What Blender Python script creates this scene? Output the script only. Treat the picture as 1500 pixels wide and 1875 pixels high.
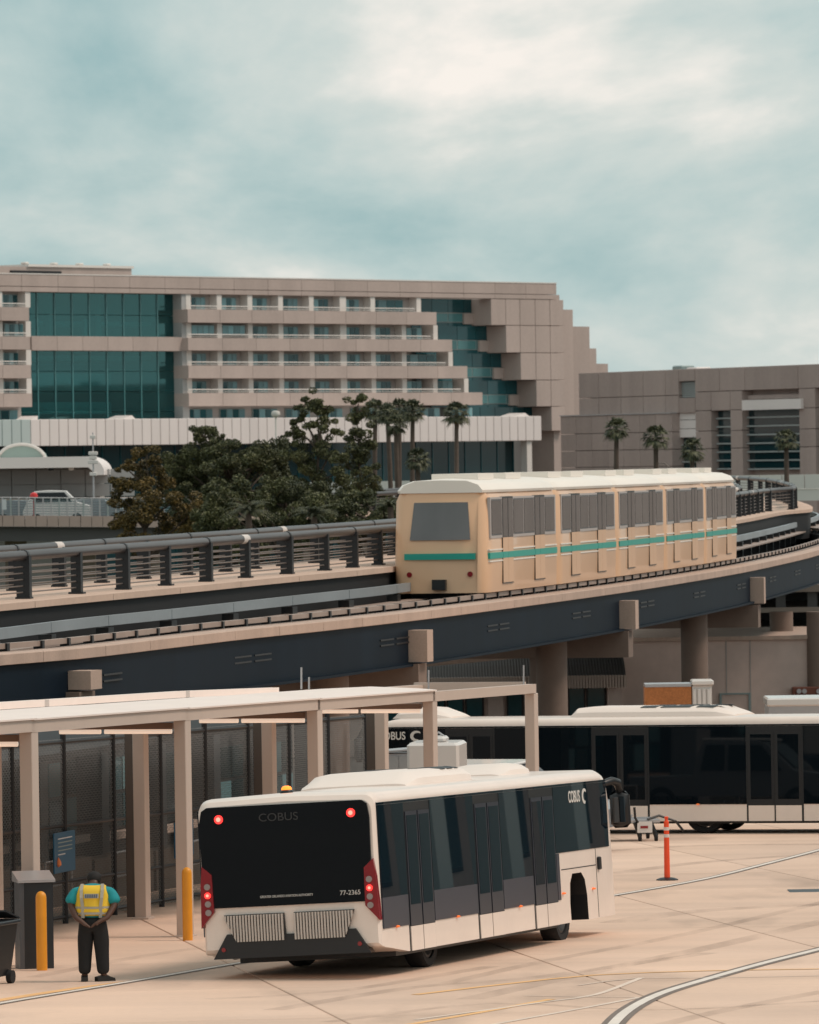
import bpy, bmesh, math, random
from mathutils import Vector, Matrix
for o in list(bpy.data.objects): bpy.data.objects.remove(o)
scene = bpy.context.scene
COL = scene.collection
rad = math.radians
# ------------------------------------------------------------------ camera
F, YH, ROLL, CAMZ = 12000.0, 849.0, 0.015, 7.75      # focal length in photo pixels, horizon row, roll, eye height
cd = bpy.data.cameras.new('camera'); cam = bpy.data.objects.new('camera', cd); COL.objects.link(cam)
cd.sensor_fit = 'HORIZONTAL'; cd.sensor_width = 28.8; cd.lens = F / 1500 * 28.8
cd.shift_y = -(937.5 - YH) / 1500
cd.clip_start = 1; cd.clip_end = 9000
cr, sr = math.cos(ROLL), math.sin(ROLL)
cam.matrix_world = Matrix(((cr, sr, 0, 0), (0, 0, -1, 0), (-sr, cr, 0, CAMZ), (0, 0, 0, 1)))
cd.dof.use_dof = True; cd.dof.focus_distance = 106; cd.dof.aperture_fstop = 7.5
scene.camera = cam
# ------------------------------------------------------------------ sky and sun
SUN_EL, SUN_AZ = rad(54), rad(96)                    # azimuth from +Y towards +X
w = bpy.data.worlds.new('World'); scene.world = w; w.use_nodes = True
nt = w.node_tree; nt.nodes.clear(); N = nt.nodes.new; Lk = nt.links.new
out = N('ShaderNodeOutputWorld'); bg = N('ShaderNodeBackground'); Lk(bg.outputs[0], out.inputs[0])
tc = N('ShaderNodeTexCoord'); sep = N('ShaderNodeSeparateXYZ'); Lk(tc.outputs['Generated'], sep.inputs[0])
def wm(op, a, b=None, c=None):
    n = N('ShaderNodeMath'); n.operation = op
    for i, x in enumerate((a, b, c)):
        if x is None: continue
        if isinstance(x, (int, float)): n.inputs[i].default_value = x
        else: Lk(x, n.inputs[i])
    return n.outputs[0]
zz = wm('ADD', wm('ABSOLUTE', sep.outputs[2]), 0.15)
cx = wm('DIVIDE', sep.outputs[0], zz); cy = wm('DIVIDE', sep.outputs[1], zz)
cmb = N('ShaderNodeCombineXYZ'); Lk(wm('MULTIPLY', cx, -1), cmb.inputs[0]); Lk(wm('MULTIPLY', cy, 0.33), cmb.inputs[1])
def wnoise(scale, detail, dist, off):
    mp = N('ShaderNodeMapping'); mp.inputs['Location'].default_value = off; Lk(cmb.outputs[0], mp.inputs[0])
    n = N('ShaderNodeTexNoise'); n.inputs['Scale'].default_value = scale; n.inputs['Detail'].default_value = detail
    n.inputs['Roughness'].default_value = 0.54; n.inputs['Distortion'].default_value = dist; Lk(mp.outputs[0], n.inputs[0])
    return n.outputs[0]
n1 = wnoise(2.3, 8, 0.25, (12.55, 16.75, 6)); n2 = wnoise(8.0, 8, 0.2, (6.7, 1.2, 1))
nn = wm('ADD', wm('MULTIPLY', n1, 0.82), wm('MULTIPLY', n2, 0.18))
rp = N('ShaderNodeValToRGB'); Lk(nn, rp.inputs[0])
e = rp.color_ramp.elements
e[0].position = 0.345; e[0].color = (0.225, 0.375, 0.395, 1)
e[1].position = 0.625; e[1].color = (0.80, 0.745, 0.69, 1)
m_ = e.new(0.47); m_.color = (0.40, 0.50, 0.495, 1)
m_ = e.new(0.545); m_.color = (0.535, 0.58, 0.555, 1)
sky = N('ShaderNodeTexSky'); sky.sky_type = 'NISHITA'; sky.sun_disc = False
sky.sun_elevation = SUN_EL; sky.sun_rotation = SUN_AZ
sc_ = N('ShaderNodeVectorMath'); sc_.operation = 'SCALE'; Lk(rp.outputs[0], sc_.inputs[0]); sc_.inputs['Scale'].default_value = 10.5
mx = N('ShaderNodeMixRGB'); mx.inputs[0].default_value = 0.94; Lk(sky.outputs[0], mx.inputs[1]); Lk(sc_.outputs[0], mx.inputs[2])
Lk(mx.outputs[0], bg.inputs[0]); bg.inputs[1].default_value = 0.092
sl = bpy.data.lights.new('sun', 'SUN'); sl.energy = 1.5; sl.angle = rad(16); sl.color = (1.0, 0.82, 0.70)
so = bpy.data.objects.new('sun', sl); COL.objects.link(so)
sd = Vector((math.sin(SUN_AZ) * math.cos(SUN_EL), math.cos(SUN_AZ) * math.cos(SUN_EL), math.sin(SUN_EL)))
so.rotation_euler = sd.to_track_quat('Z', 'Y').to_euler(); so.location = (60, 20, 90)
vs = scene.view_settings; vs.view_transform = 'Standard'; vs.look = 'None'; vs.exposure = 0.33; vs.gamma = 1; vs.use_curve_mapping = False
# ------------------------------------------------------------------ helpers
GS, GD, GEND = 0.0204, 5.74, 300.0                    # the apron falls away from the camera by 2 per cent
def gz(y): return CAMZ - GD - GS * min(y, GEND)
def ray(px, py):
    r, u = (px - 750) / F, (YH - py) / F
    return r * cr + u * sr, -r * sr + u * cr
def P(px, py, y):
    a, b = ray(px, py); return Vector((a * y, y, CAMZ + b * y))
def PD(px, py, D):                                    # the point D metres below the eye
    a, b = ray(px, py); return P(px, py, -D / b)
def G(px, py):                                        # the point on the apron
    a, b = ray(px, py); return P(px, py, -GD / (b + GS))
def plane_hit(px, py, p0, d):                         # on a vertical plane through p0 along d: (distance along, height)
    a, b = ray(px, py); n = Vector((d[1], -d[0]))
    t = (n[0] * p0[0] + n[1] * p0[1]) / (n[0] * a + n[1])
    return (a * t - p0[0]) * d[0] + (t - p0[1]) * d[1], CAMZ + b * t
class MB:
    def __init__(s): s.v = []; s.f = []
    def add(s, vs, fs):
        b = len(s.v); s.v += [tuple(x) for x in vs]; s.f += [tuple(b + i for i in f) for f in fs]; return s
    def box(s, x0, x1, y0, y1, z0, z1):
        return s.add([(x0,y0,z0),(x1,y0,z0),(x1,y1,z0),(x0,y1,z0),(x0,y0,z1),(x1,y0,z1),(x1,y1,z1),(x0,y1,z1)],
              [(3,2,1,0),(4,5,6,7),(0,1,5,4),(1,2,6,5),(2,3,7,6),(3,0,4,7)])
    def bbox(s, x0, x1, y0, y1, z0, z1, b=.02):       # a box with chamfered edges
        v = []; f = []
        for k, (zz, i) in enumerate(((z0, b), (z0 + b, 0), (z1 - b, 0), (z1, b))):
            a0, a1, c0, c1 = x0 + i, x1 - i, y0 + i, y1 - i
            v += [(a0 + b, c0, zz), (a1 - b, c0, zz), (a1, c0 + b, zz), (a1, c1 - b, zz), (a1 - b, c1, zz), (a0 + b, c1, zz), (a0, c1 - b, zz), (a0, c0 + b, zz)]
        for k in range(3):
            for i in range(8): f.append((k*8+i, k*8+(i+1)%8, k*8+8+(i+1)%8, k*8+8+i))
        f += [tuple(range(7, -1, -1)), tuple(range(24, 32))]
        return s.add(v, f)
    def quad(s, a, b, c, d): return s.add([a, b, c, d], [(0, 1, 2, 3)])
    def prism(s, pts, dv):                            # polygon swept along dv
        n = len(pts); dv = Vector(dv); p = [Vector(q) for q in pts]
        return s.add(p + [q + dv for q in p], [tuple(range(n - 1, -1, -1)), tuple(range(n, 2*n))] + [(i, (i+1) % n, n + (i+1) % n, n + i) for i in range(n)])
    def tube(s, p0, p1, r0, r1=None, n=8, caps=True):
        return s.path([p0, p1], [r0, r0 if r1 is None else r1], n, caps)
    def path(s, pts, r, n=8, caps=True):
        pts = [Vector(p) for p in pts]; m = len(pts)
        if not hasattr(r, '__len__'): r = [r] * m
        v = []; f = []
        for i, p in enumerate(pts):
            t = (pts[min(i+1, m-1)] - pts[max(i-1, 0)]).normalized()
            up = Vector((0, 0, 1)) if abs(t.z) < .95 else Vector((0, 1, 0))
            a = t.cross(up).normalized(); b = a.cross(t)
            v += [p + (a * math.cos(2*math.pi*k/n) + b * math.sin(2*math.pi*k/n)) * r[i] for k in range(n)]
        for i in range(m-1):
            for k in range(n): f.append((i*n+k, i*n+(k+1)%n, (i+1)*n+(k+1)%n, (i+1)*n+k))
        if caps: f += [tuple(range(n-1, -1, -1)), tuple(range((m-1)*n, m*n))]
        return s.add(v, f)
    def lathe(s, c, prof, n=16):
        v = []; f = []; m = len(prof)
        for r, z in prof: v += [(c[0] + r*math.cos(2*math.pi*k/n), c[1] + r*math.sin(2*math.pi*k/n), c[2] + z) for k in range(n)]
        for i in range(m-1):
            for k in range(n): f.append((i*n+k, i*n+(k+1)%n, (i+1)*n+(k+1)%n, (i+1)*n+k))
        f += [tuple(range(n-1, -1, -1)), tuple(range((m-1)*n, m*n))]
        return s.add(v, f)
    def loft(s, secs, closed=True, caps=True):
        n = len(secs[0]); v = [p for q in secs for p in q]; f = []
        for i in range(len(secs)-1):
            for k in range(n if closed else n-1): f.append((i*n+k, i*n+(k+1)%n, (i+1)*n+(k+1)%n, (i+1)*n+k))
        if caps and closed: f += [tuple(range(n-1, -1, -1)), tuple(range((len(secs)-1)*n, len(secs)*n))]
        return s.add(v, f)
    def mesh(s, name, mat, smooth=None):
        me = bpy.data.meshes.new(name); me.from_pydata(s.v, [], s.f); me.validate()
        bm = bmesh.new(); bm.from_mesh(me); bmesh.ops.recalc_face_normals(bm, faces=bm.faces); bm.to_mesh(me); bm.free()
        if mat: me.materials.append(mat)
        if smooth: me.shade_smooth(); me.set_sharp_from_angle(angle=rad(smooth))
        return me
    def build(s, name, mat, parent=None, smooth=None, loc=(0,0,0)):
        return link(name, s.mesh(name, mat, smooth), parent, loc)
def link(name, me, parent=None, loc=(0,0,0), rot=None):
    o = bpy.data.objects.new(name, me); COL.objects.link(o); o.location = loc
    if rot: o.rotation_euler = rot
    if parent: o.parent = parent
    return o
def tag(o, label, cat=None, group=None, kind=None):
    if label: o['label'] = label
    if cat: o['category'] = cat
    if group: o['group'] = group
    if kind: o['kind'] = kind
    return o
def thing(name, label, cat, loc=(0,0,0), rot=(0,0,0), group=None):
    o = bpy.data.objects.new(name, None); COL.objects.link(o); o.location = loc; o.rotation_euler = rot
    o.empty_display_size = .3
    return tag(o, label, cat, group)
BOXC = {}
def pbox(name, m, parent, x0, x1, y0, y1, z0, z1, b=0):   # a box part; boxes of one size share their mesh
    k = (name, m.name, round(x1-x0, 3), round(y1-y0, 3), round(z1-z0, 3), b)
    if k not in BOXC:
        q = MB(); a = ((x0-x1)/2, (x1-x0)/2, (y0-y1)/2, (y1-y0)/2, (z0-z1)/2, (z1-z0)/2)
        (q.bbox(*a, b) if b else q.box(*a)); BOXC[k] = q.mesh(name, m)
    return link(name, BOXC[k], parent, ((x0+x1)/2, (y0+y1)/2, (z0+z1)/2))
def lin(r, g, b):                                     # 0-255 to linear
    return tuple(((c/255)/12.92 if c <= 10 else (((c/255)+.055)/1.055)**2.4) for c in (r, g, b))
def mat(name, col, rough=.6, metal=0, var=.1, scale=1.5, bump=0, spec=.5, stretch=(1,1,1), emit=0, detail=4, coat=0, island=0, objrand=0, fine=0):
    m = bpy.data.materials.new(name); m.use_nodes = True; t = m.node_tree; b = t.nodes['Principled BSDF']
    b.inputs['Roughness'].default_value = rough; b.inputs['Metallic'].default_value = metal
    b.inputs['Specular IOR Level'].default_value = spec; b.inputs['Coat Weight'].default_value = coat
    b.inputs['Base Color'].default_value = (*col, 1)
    if emit: b.inputs['Emission Color'].default_value = (*col, 1); b.inputs['Emission Strength'].default_value = emit
    if var or bump:
        g = t.nodes.new('ShaderNodeNewGeometry'); mp = t.nodes.new('ShaderNodeMapping'); mp.inputs['Scale'].default_value = stretch
        t.links.new(g.outputs['Position'], mp.inputs[0])
        n = t.nodes.new('ShaderNodeTexNoise'); n.inputs['Scale'].default_value = scale; n.inputs['Detail'].default_value = detail
        t.links.new(mp.outputs[0], n.inputs[0]); fac = n.outputs[0]
        def mth(op, a, bb):
            q = t.nodes.new('ShaderNodeMath'); q.operation = op
            for i, x in enumerate((a, bb)):
                if isinstance(x, (int, float)): q.inputs[i].default_value = x
                else: t.links.new(x, q.inputs[i])
            return q.outputs[0]
        v = mth('ADD', mth('MULTIPLY', mth('SUBTRACT', fac, .5), var * 3), 1.0)
        if fine:
            n2 = t.nodes.new('ShaderNodeTexNoise'); n2.inputs['Scale'].default_value = scale * 9; n2.inputs['Detail'].default_value = 3
            t.links.new(g.outputs['Position'], n2.inputs[0])
            v = mth('ADD', v, mth('MULTIPLY', mth('SUBTRACT', n2.outputs[0], .5), fine * 3))
        if island: v = mth('ADD', v, mth('MULTIPLY', mth('SUBTRACT', g.outputs['Random Per Island'], .5), island * 2))
        if objrand:
            oi = t.nodes.new('ShaderNodeObjectInfo'); v = mth('ADD', v, mth('MULTIPLY', mth('SUBTRACT', oi.outputs['Random'], .5), objrand * 2))
        vm = t.nodes.new('ShaderNodeVectorMath'); vm.operation = 'SCALE'; vm.inputs[0].default_value = col; t.links.new(v, vm.inputs['Scale'])
        t.links.new(vm.outputs[0], b.inputs['Base Color'])
        if bump:
            bp = t.nodes.new('ShaderNodeBump'); bp.inputs['Strength'].default_value = bump; bp.inputs['Distance'].default_value = .05
            t.links.new(fac, bp.inputs['Height']); t.links.new(bp.outputs[0], b.inputs['Normal'])
    return m
def text(body, size, m, parent, mtx, name='lettering', bold=0.0, sx=1.0):
    c = bpy.data.curves.new('txt', 'FONT'); c.body = body; c.size = size; c.extrude = .004; c.offset = bold; c.align_x = 'CENTER'; c.align_y = 'CENTER'
    o = bpy.data.objects.new('txt', c); COL.objects.link(o)
    bpy.context.view_layer.update(); dg = bpy.context.evaluated_depsgraph_get()
    me = bpy.data.meshes.new_from_object(o.evaluated_get(dg)); bpy.data.objects.remove(o)
    for v in me.vertices: v.co.x *= sx
    me.materials.clear(); me.materials.append(m); me.name = name
    q = link(name, me, parent); q.matrix_basis = mtx; return q
def tm(tx, ty, tz, loc): return Matrix(((tx[0],ty[0],tz[0],loc[0]),(tx[1],ty[1],tz[1],loc[1]),(tx[2],ty[2],tz[2],loc[2]),(0,0,0,1)))
def spline(pts, step):
    pts = [Vector(p) for p in pts]; q = [pts[0]*2 - pts[1]] + pts + [pts[-1]*2 - pts[-2]]; out = []
    for i in range(1, len(q)-2):
        n = max(2, int((q[i+1]-q[i]).length / step))
        for k in range(n):
            t = k / n; p0, p1, p2, p3 = q[i-1], q[i], q[i+1], q[i+2]
            out.append(.5*((2*p1) + (p2-p0)*t + (2*p0-5*p1+4*p2-p3)*t*t + (3*p1-p0-3*p2+p3)*t**3))
    return out + [pts[-1]]
def resample(pts, step):
    out = [pts[0]]; acc = 0
    for a, b in zip(pts, pts[1:]):
        L = (b-a).length; t = step - acc
        while t <= L: out.append(a + (b-a)*(t/L)); t += step
        acc = (acc + L) % step if L else acc
    return out
def rights(pts):
    r = []
    for i in range(len(pts)):
        h = pts[min(i+1, len(pts)-1)] - pts[max(i-1, 0)]; h.z = 0; h.normalize(); r.append(Vector((h.y, -h.x, 0)))
    return r
def sweep(mb, pts, prof, caps=True):                  # closed profile of (offset to the right, height)
    rs = rights(pts); mb.loft([[p + r*o + Vector((0, 0, z)) for o, z in prof] for p, r in zip(pts, rs)], True, caps); return mb
random.seed(7)
# ------------------------------------------------------------------ materials
M = {}
M['slab'] = None
def concrete_ground():
    m = mat('apron_concrete', (.66, .475, .37), .82, var=0)
    t = m.node_tree; b = t.nodes['Principled BSDF']; nn = t.nodes.new; lk = t.links.new
    g = nn('ShaderNodeNewGeometry'); oi = nn('ShaderNodeObjectInfo')
    def noise(sc, st, det=5, rot=0):
        mp = nn('ShaderNodeMapping'); mp.inputs['Scale'].default_value = st; mp.inputs['Rotation'].default_value = (0, 0, rot)
        lk(g.outputs['Position'], mp.inputs[0]); n = nn('ShaderNodeTexNoise'); n.inputs['Scale'].default_value = sc; n.inputs['Detail'].default_value = det
        lk(mp.outputs[0], n.inputs[0]); return n.outputs[0]
    def mm(op, a, c):
        q = nn('ShaderNodeMath'); q.operation = op
        for i, x in enumerate((a, c)):
            if isinstance(x, (int, float)): q.inputs[i].default_value = x
            else: lk(x, q.inputs[i])
        return q.outputs[0]
    a = noise(.16, (1, .35, 1), 5); c = noise(.5, (.22, 1, 1), 4, .25); d = noise(9, (1, 1, 1), 3); s = noise(.35, (1, .25, 1), 6, -.35)
    v = mm('ADD', mm('MULTIPLY', mm('SUBTRACT', a, .5), .42), mm('MULTIPLY', mm('SUBTRACT', c, .5), .42))
    v = mm('ADD', v, mm('MULTIPLY', mm('SUBTRACT', d, .5), .14))
    v = mm('ADD', v, mm('MULTIPLY', mm('SUBTRACT', oi.outputs['Random'], .5), .11))
    st = nn('ShaderNodeMapRange'); st.inputs[1].default_value = .55; st.inputs[2].default_value = .72; st.inputs[3].default_value = 0; st.inputs[4].default_value = -.34; lk(s, st.inputs[0])
    v = mm('ADD', mm('ADD', v, st.outputs[0]), 1.0)
    rp = nn('ShaderNodeMixRGB'); rp.inputs[1].default_value = (.655, .485, .39, 1); rp.inputs[2].default_value = (.765, .535, .395, 1); lk(noise(.3, (1, .3, 1)), rp.inputs[0])
    vm = nn('ShaderNodeVectorMath'); vm.operation = 'SCALE'; lk(rp.outputs[0], vm.inputs[0]); lk(v, vm.inputs['Scale']); lk(vm.outputs[0], b.inputs['Base Color'])
    bp = nn('ShaderNodeBump'); bp.inputs['Strength'].default_value = .15; bp.inputs['Distance'].default_value = .02; lk(d, bp.inputs['Height']); lk(bp.outputs[0], b.inputs['Normal'])
    return m
M['slab'] = concrete_ground()
M['ground'] = mat('ground_base', (.16, .12, .10), .9, var=.15, scale=.05)
M['grass'] = mat('lawn', (.06, .075, .03), .95, var=.2, scale=.1)
M['white'] = mat('bus_white_paint', (.86, .735, .655), .30, var=.05, scale=.9, coat=.25, fine=.02, stretch=(1, 1, .35))
M['whiteb'] = mat('white_fibreglass', (.87, .755, .68), .42, var=.03, scale=1.2)
M['glass'] = mat('bus_dark_glass', (.004, .007, .010), .03, var=0, spec=.35)
M['glass2'] = mat('bus_side_glass', (.004, .011, .018), .012, var=.0, spec=.45)
M['slate'] = mat('bus_slate_panel', (.040, .044, .062), .36, var=.05, scale=2)
M['doorf'] = mat('bus_door_frame', (.030, .033, .046), .32, var=.05, scale=2)
M['blackp'] = mat('black_plastic', (.010, .011, .013), .42, var=.1, scale=4)
M['rubber'] = mat('tyre_rubber', (.014, .014, .015), .85, var=.15, scale=6)
M['rim'] = mat('wheel_rim_steel', (.05, .05, .05), .5, .3, var=.1, scale=6)
M['lens_red'] = mat('red_lens', (.24, .008, .014), .16, var=.05, scale=8, coat=.4)
M['lamp_red'] = mat('lit_red_lamp', (1, .035, .03), .3, var=0, emit=1.5)
M['lamp_core'] = mat('lit_lamp_core', (1, .25, .18), .3, var=0, emit=1.5)
M['lamp_grey'] = mat('clear_lamp', (.32, .26, .25), .2, var=.05, scale=9)
M['amber'] = mat('amber_marker', (.85, .17, .03), .3, var=0, emit=.35)
M['beacon'] = mat('lit_amber_beacon', (1, .22, .02), .3, var=0, emit=1.5)
M['letter'] = mat('grey_white_lettering', (.62, .60, .57), .5, var=0)
M['letter_d'] = mat('dim_grey_lettering', (.028, .028, .030), .5, var=0)
M['grille'] = mat('grille_slat', (.55, .48, .43), .5, var=.06, scale=5)
M['mirror'] = mat('mirror_glass', (.07, .08, .09), .05, 1, var=0)
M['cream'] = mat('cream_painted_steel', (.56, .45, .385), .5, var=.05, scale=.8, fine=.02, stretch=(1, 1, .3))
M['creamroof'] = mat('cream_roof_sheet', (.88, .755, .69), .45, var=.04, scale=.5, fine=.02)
M['brownpost'] = mat('brown_post', (.12, .092, .076), .6, var=.08, scale=2)
M['lighttube'] = mat('lit_fluorescent_tube', (1, .80, .64), .4, var=0, emit=.38)
M['fixture'] = mat('brown_fixture', (.22, .14, .10), .5, var=.06, scale=4)
M['yellow'] = mat('bollard_yellow', (.82, .33, .022), .45, var=.07, scale=3)
M['kiosk'] = mat('dark_slate_cabinet', (.022, .028, .034), .4, var=.08, scale=3)
M['silver'] = mat('brushed_silver', (.46, .45, .46), .35, .5, var=.06, scale=4)
M['fencepost'] = mat('fence_black', (.010, .012, .015), .5, var=.1, scale=3)
M['wire'] = mat('fence_wire', (.19, .205, .21), .5, .2, var=.1, scale=3)
M['signblue'] = mat('sign_blue', (.012, .10, .19), .45, var=.08, scale=4)
M['signwhite'] = mat('sign_white', (.6, .62, .64), .5, var=0)
M['signorange'] = mat('sign_orange', (.8, .22, .06), .5, var=0)
M['paint'] = mat('white_line_paint', (.78, .70, .63), .7, var=.10, scale=1.1, fine=.10)
M['paintw'] = mat('worn_white_paint', (.76, .62, .52), .75, var=.12, scale=1.3, fine=.1)
M['paintd'] = mat('dark_line_border', (.20, .155, .13), .75, var=.16, scale=1.6, fine=.12)
M['painty'] = mat('worn_yellow_paint', (.86, .50, .22), .75, var=.1, scale=1.3, fine=.1)
M['orange'] = mat('delineator_orange', (.90, .085, .022), .45, var=.05, scale=6)
M['reflect'] = mat('reflective_band', (.72, .66, .62), .3, var=.05, scale=9)
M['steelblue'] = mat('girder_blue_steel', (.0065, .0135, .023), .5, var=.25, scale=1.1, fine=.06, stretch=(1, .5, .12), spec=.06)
M['copingc'] = mat('coping_concrete', (.50, .365, .295), .85, var=.16, scale=2.2, fine=.10, stretch=(1, .5, .06), bump=.1)
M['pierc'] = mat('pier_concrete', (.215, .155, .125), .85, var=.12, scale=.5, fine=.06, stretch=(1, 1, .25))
M['deckc'] = mat('walkway_concrete', (.62, .45, .355), .85, var=.10, scale=.5, fine=.06)
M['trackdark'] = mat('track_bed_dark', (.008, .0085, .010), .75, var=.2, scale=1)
M['railsteel'] = mat('guide_beam_steel', (.31, .345, .37), .36, .2, var=.2, scale=.8, fine=.05, stretch=(1, .3, 1))
M['runrail'] = mat('running_rail_tan', (.40, .30, .25), .5, .2, var=.12, scale=2)
M['pipe'] = mat('handrail_pipe', (.085, .076, .076), .36, .35, var=.22, scale=.7, fine=.06, stretch=(1, .35, 1))
M['pipepost'] = mat('handrail_post', (.014, .017, .021), .5, var=.12, scale=2)
M['cable'] = mat('handrail_cable', (.20, .17, .155), .45, .4, var=.1, scale=2)
M['tapew'] = mat('white_sleeve', (.66, .60, .56), .5, var=.1, scale=5)
M['traintan'] = mat('train_tan_paint', (.76, .475, .29), .35, var=.05, scale=.4, coat=.2)
M['trainwhite'] = mat('train_roof_white', (.86, .79, .71), .4, var=.03, scale=.4)
M['traingrey'] = mat('train_grey_window_band', (.46, .40, .375), .28, var=.06, scale=.35)
M['trainglass'] = mat('train_tinted_window', (.115, .108, .108), .03, var=.4, scale=.5, spec=.9, stretch=(1, 1, .4))
M['teal'] = mat('train_teal_stripe', (.012, .34, .27), .4, var=.04, scale=.5)
M['hconc'] = mat('hotel_concrete', (.46, .378, .342), .9, var=.13, scale=.30, fine=.05, stretch=(1, 1, .12), objrand=.05)
M['hconcd'] = mat('hotel_recess_wall', (.42, .39, .37), .9, var=.08, scale=.2)
M['hpost'] = mat('hotel_white_post', (.72, .68, .64), .7, var=.05, scale=.3)
M['hgrey'] = mat('hotel_pale_pier', (.38, .38, .375), .7, var=.05, scale=.3)
M['hglass'] = mat('hotel_teal_glass', (.014, .085, .10), .07, var=.12, scale=.15, spec=.5, objrand=.25)
M['hcurtain'] = mat('hotel_curtained_glass', (.15, .30, .33), .12, var=.15, scale=.6, spec=.5, objrand=.35, stretch=(2, 2, .2))
M['hspand'] = mat('hotel_spandrel_glass', (.075, .21, .22), .1, var=.1, scale=.3, objrand=.2)
M['hframe'] = mat('hotel_window_frame', (.26, .33, .33), .4, .2, var=.05, scale=1)
M['wallwhite'] = mat('white_metal_panel', (.80, .735, .71), .45, var=.04, scale=.2, objrand=.03, stretch=(1, 1, .3))
M['wallblue'] = mat('pale_blue_panel', (.50, .58, .57), .4, var=.04, scale=.2, objrand=.03)
M['wconc'] = mat('wing_concrete', (.41, .325, .295), .9, var=.15, scale=.30, fine=.06, stretch=(1, 1, .12), objrand=.06)
M['dglass'] = mat('dark_teal_glass', (.006, .030, .036), .09, var=.1, scale=.2, objrand=.3)
M['mull'] = mat('pale_mullion', (.36, .40, .40), .4, .2, var=.05, scale=1)
M['plaster'] = mat('cream_plaster_wall', (.64, .50, .44), .88, var=.09, scale=.3, fine=.07, stretch=(1, 1, .5))
M['corr'] = mat('corrugated_roof_metal', (.06, .05, .045), .85, 0, var=.1, scale=.4)
M['corrf'] = mat('corrugated_fascia', (.42, .33, .28), .55, .1, var=.1, scale=.6)
M['osb'] = mat('strand_board', (.42, .155, .05), .8, var=.20, scale=3.0, fine=.25)
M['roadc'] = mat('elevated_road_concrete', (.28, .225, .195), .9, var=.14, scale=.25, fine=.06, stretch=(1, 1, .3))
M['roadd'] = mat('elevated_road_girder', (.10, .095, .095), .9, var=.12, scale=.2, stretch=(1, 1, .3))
M['carw'] = mat('car_white_paint', (.72, .68, .65), .25, var=.02, scale=1, coat=.4)
M['carg'] = mat('car_grey_paint', (.22, .23, .25), .25, var=.02, scale=1, coat=.4)
M['bluec'] = mat('dark_blue_chassis', (.015, .035, .075), .45, var=.1, scale=3)
M['skin'] = mat('skin', (.085, .038, .024), .55, var=.06, scale=8)
M['hair'] = mat('hair', (.008, .007, .007), .8, var=.1, scale=9)
M['shirt'] = mat('turquoise_shirt', (.008, .26, .29), .8, var=.1, scale=5)
M['vest'] = mat('yellow_safety_vest', (.80, .52, .035), .75, var=.07, scale=5)
M['vestband'] = mat('grey_reflective_band', (.40, .37, .30), .4, var=.06, scale=8)
M['vestprint'] = mat('blue_grey_print', (.10, .12, .16), .6, var=.1, scale=8)
M['trouser'] = mat('black_trousers', (.010, .010, .011), .85, var=.15, scale=5)
M['shoe'] = mat('black_shoes', (.012, .012, .012), .5, var=.1, scale=6)
M['bark'] = mat('bark', (.075, .055, .042), .95, var=.2, scale=2)
M['palmbark'] = mat('palm_bark', (.10, .072, .058), .95, var=.2, scale=1.5, stretch=(1, 1, 3))
def leafmat(name, c1, c2, sc):
    m = mat(name, c1, .6, var=0); t = m.node_tree; b = t.nodes['Principled BSDF']; nn = t.nodes.new
    g = nn('ShaderNodeNewGeometry'); n = nn('ShaderNodeTexNoise'); n.inputs['Scale'].default_value = sc; n.inputs['Detail'].default_value = 3
    t.links.new(g.outputs['Position'], n.inputs[0])
    a = nn('ShaderNodeMath'); a.operation = 'ADD'; s = nn('ShaderNodeMath'); s.operation = 'MULTIPLY_ADD'; s.inputs[1].default_value = .5; s.inputs[2].default_value = -.25
    t.links.new(g.outputs['Random Per Island'], s.inputs[0]); t.links.new(n.outputs[0], a.inputs[0]); t.links.new(s.outputs[0], a.inputs[1])
    rp = nn('ShaderNodeValToRGB'); rp.color_ramp.elements[0].color = (*c1, 1); rp.color_ramp.elements[1].color = (*c2, 1); rp.color_ramp.elements[0].position = .3; rp.color_ramp.elements[1].position = .75
    t.links.new(a.outputs[0], rp.inputs[0]); t.links.new(rp.outputs[0], b.inputs['Base Color'])
    b.inputs['Subsurface Weight'].default_value = 0
    return m
M['leafd'] = leafmat('dark_green_leaves', (.032, .041, .018), (.132, .134, .050), .45)
M['leafo'] = leafmat('olive_brown_leaves', (.042, .038, .014), (.24, .155, .042), .45)
M['leafm'] = leafmat('mid_green_leaves', (.034, .043, .019), (.135, .138, .054), .45)
M['leafp'] = leafmat('palm_leaves', (.030, .040, .022), (.135, .135, .070), 1.2)
# ================================================================== GROUND
q = MB()
ys = [-60, 0, 40, 80, 120, 160, 200, 250, 300, 500, 1200, 6000]; xs = [-3000, -300, -60, 60, 300, 3000]
v = [(x, y, gz(y) - .06) for y in ys for x in xs]; n_ = len(xs)
q.add(v, [(j*n_+i, j*n_+i+1, (j+1)*n_+i+1, (j+1)*n_+i) for j in range(len(ys)-1) for i in range(n_-1)])
tag(q.build('ground', M['ground']), None, kind='structure')
apron = bpy.data.objects.new('apron', None); COL.objects.link(apron); tag(apron, None, kind='structure')
e1 = Vector((.134, -.991)); e2 = Vector((.991, .134)); SW, SLN = 4.8, 7.2
B0 = Vector((2.68, G(1080, 1795).y))
sm = MB().bbox(-SW/2 + .012, SW/2 - .012, -SLN/2 + .012, SLN/2 - .012, -.12, 0, .012).mesh('slab', M['slab'])
pit = math.atan(GS); rotslab = (Matrix.Rotation(-pit, 3, 'X') @ Matrix.Rotation(math.atan2(e2.y, e2.x), 3, 'Z')).to_euler()
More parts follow.
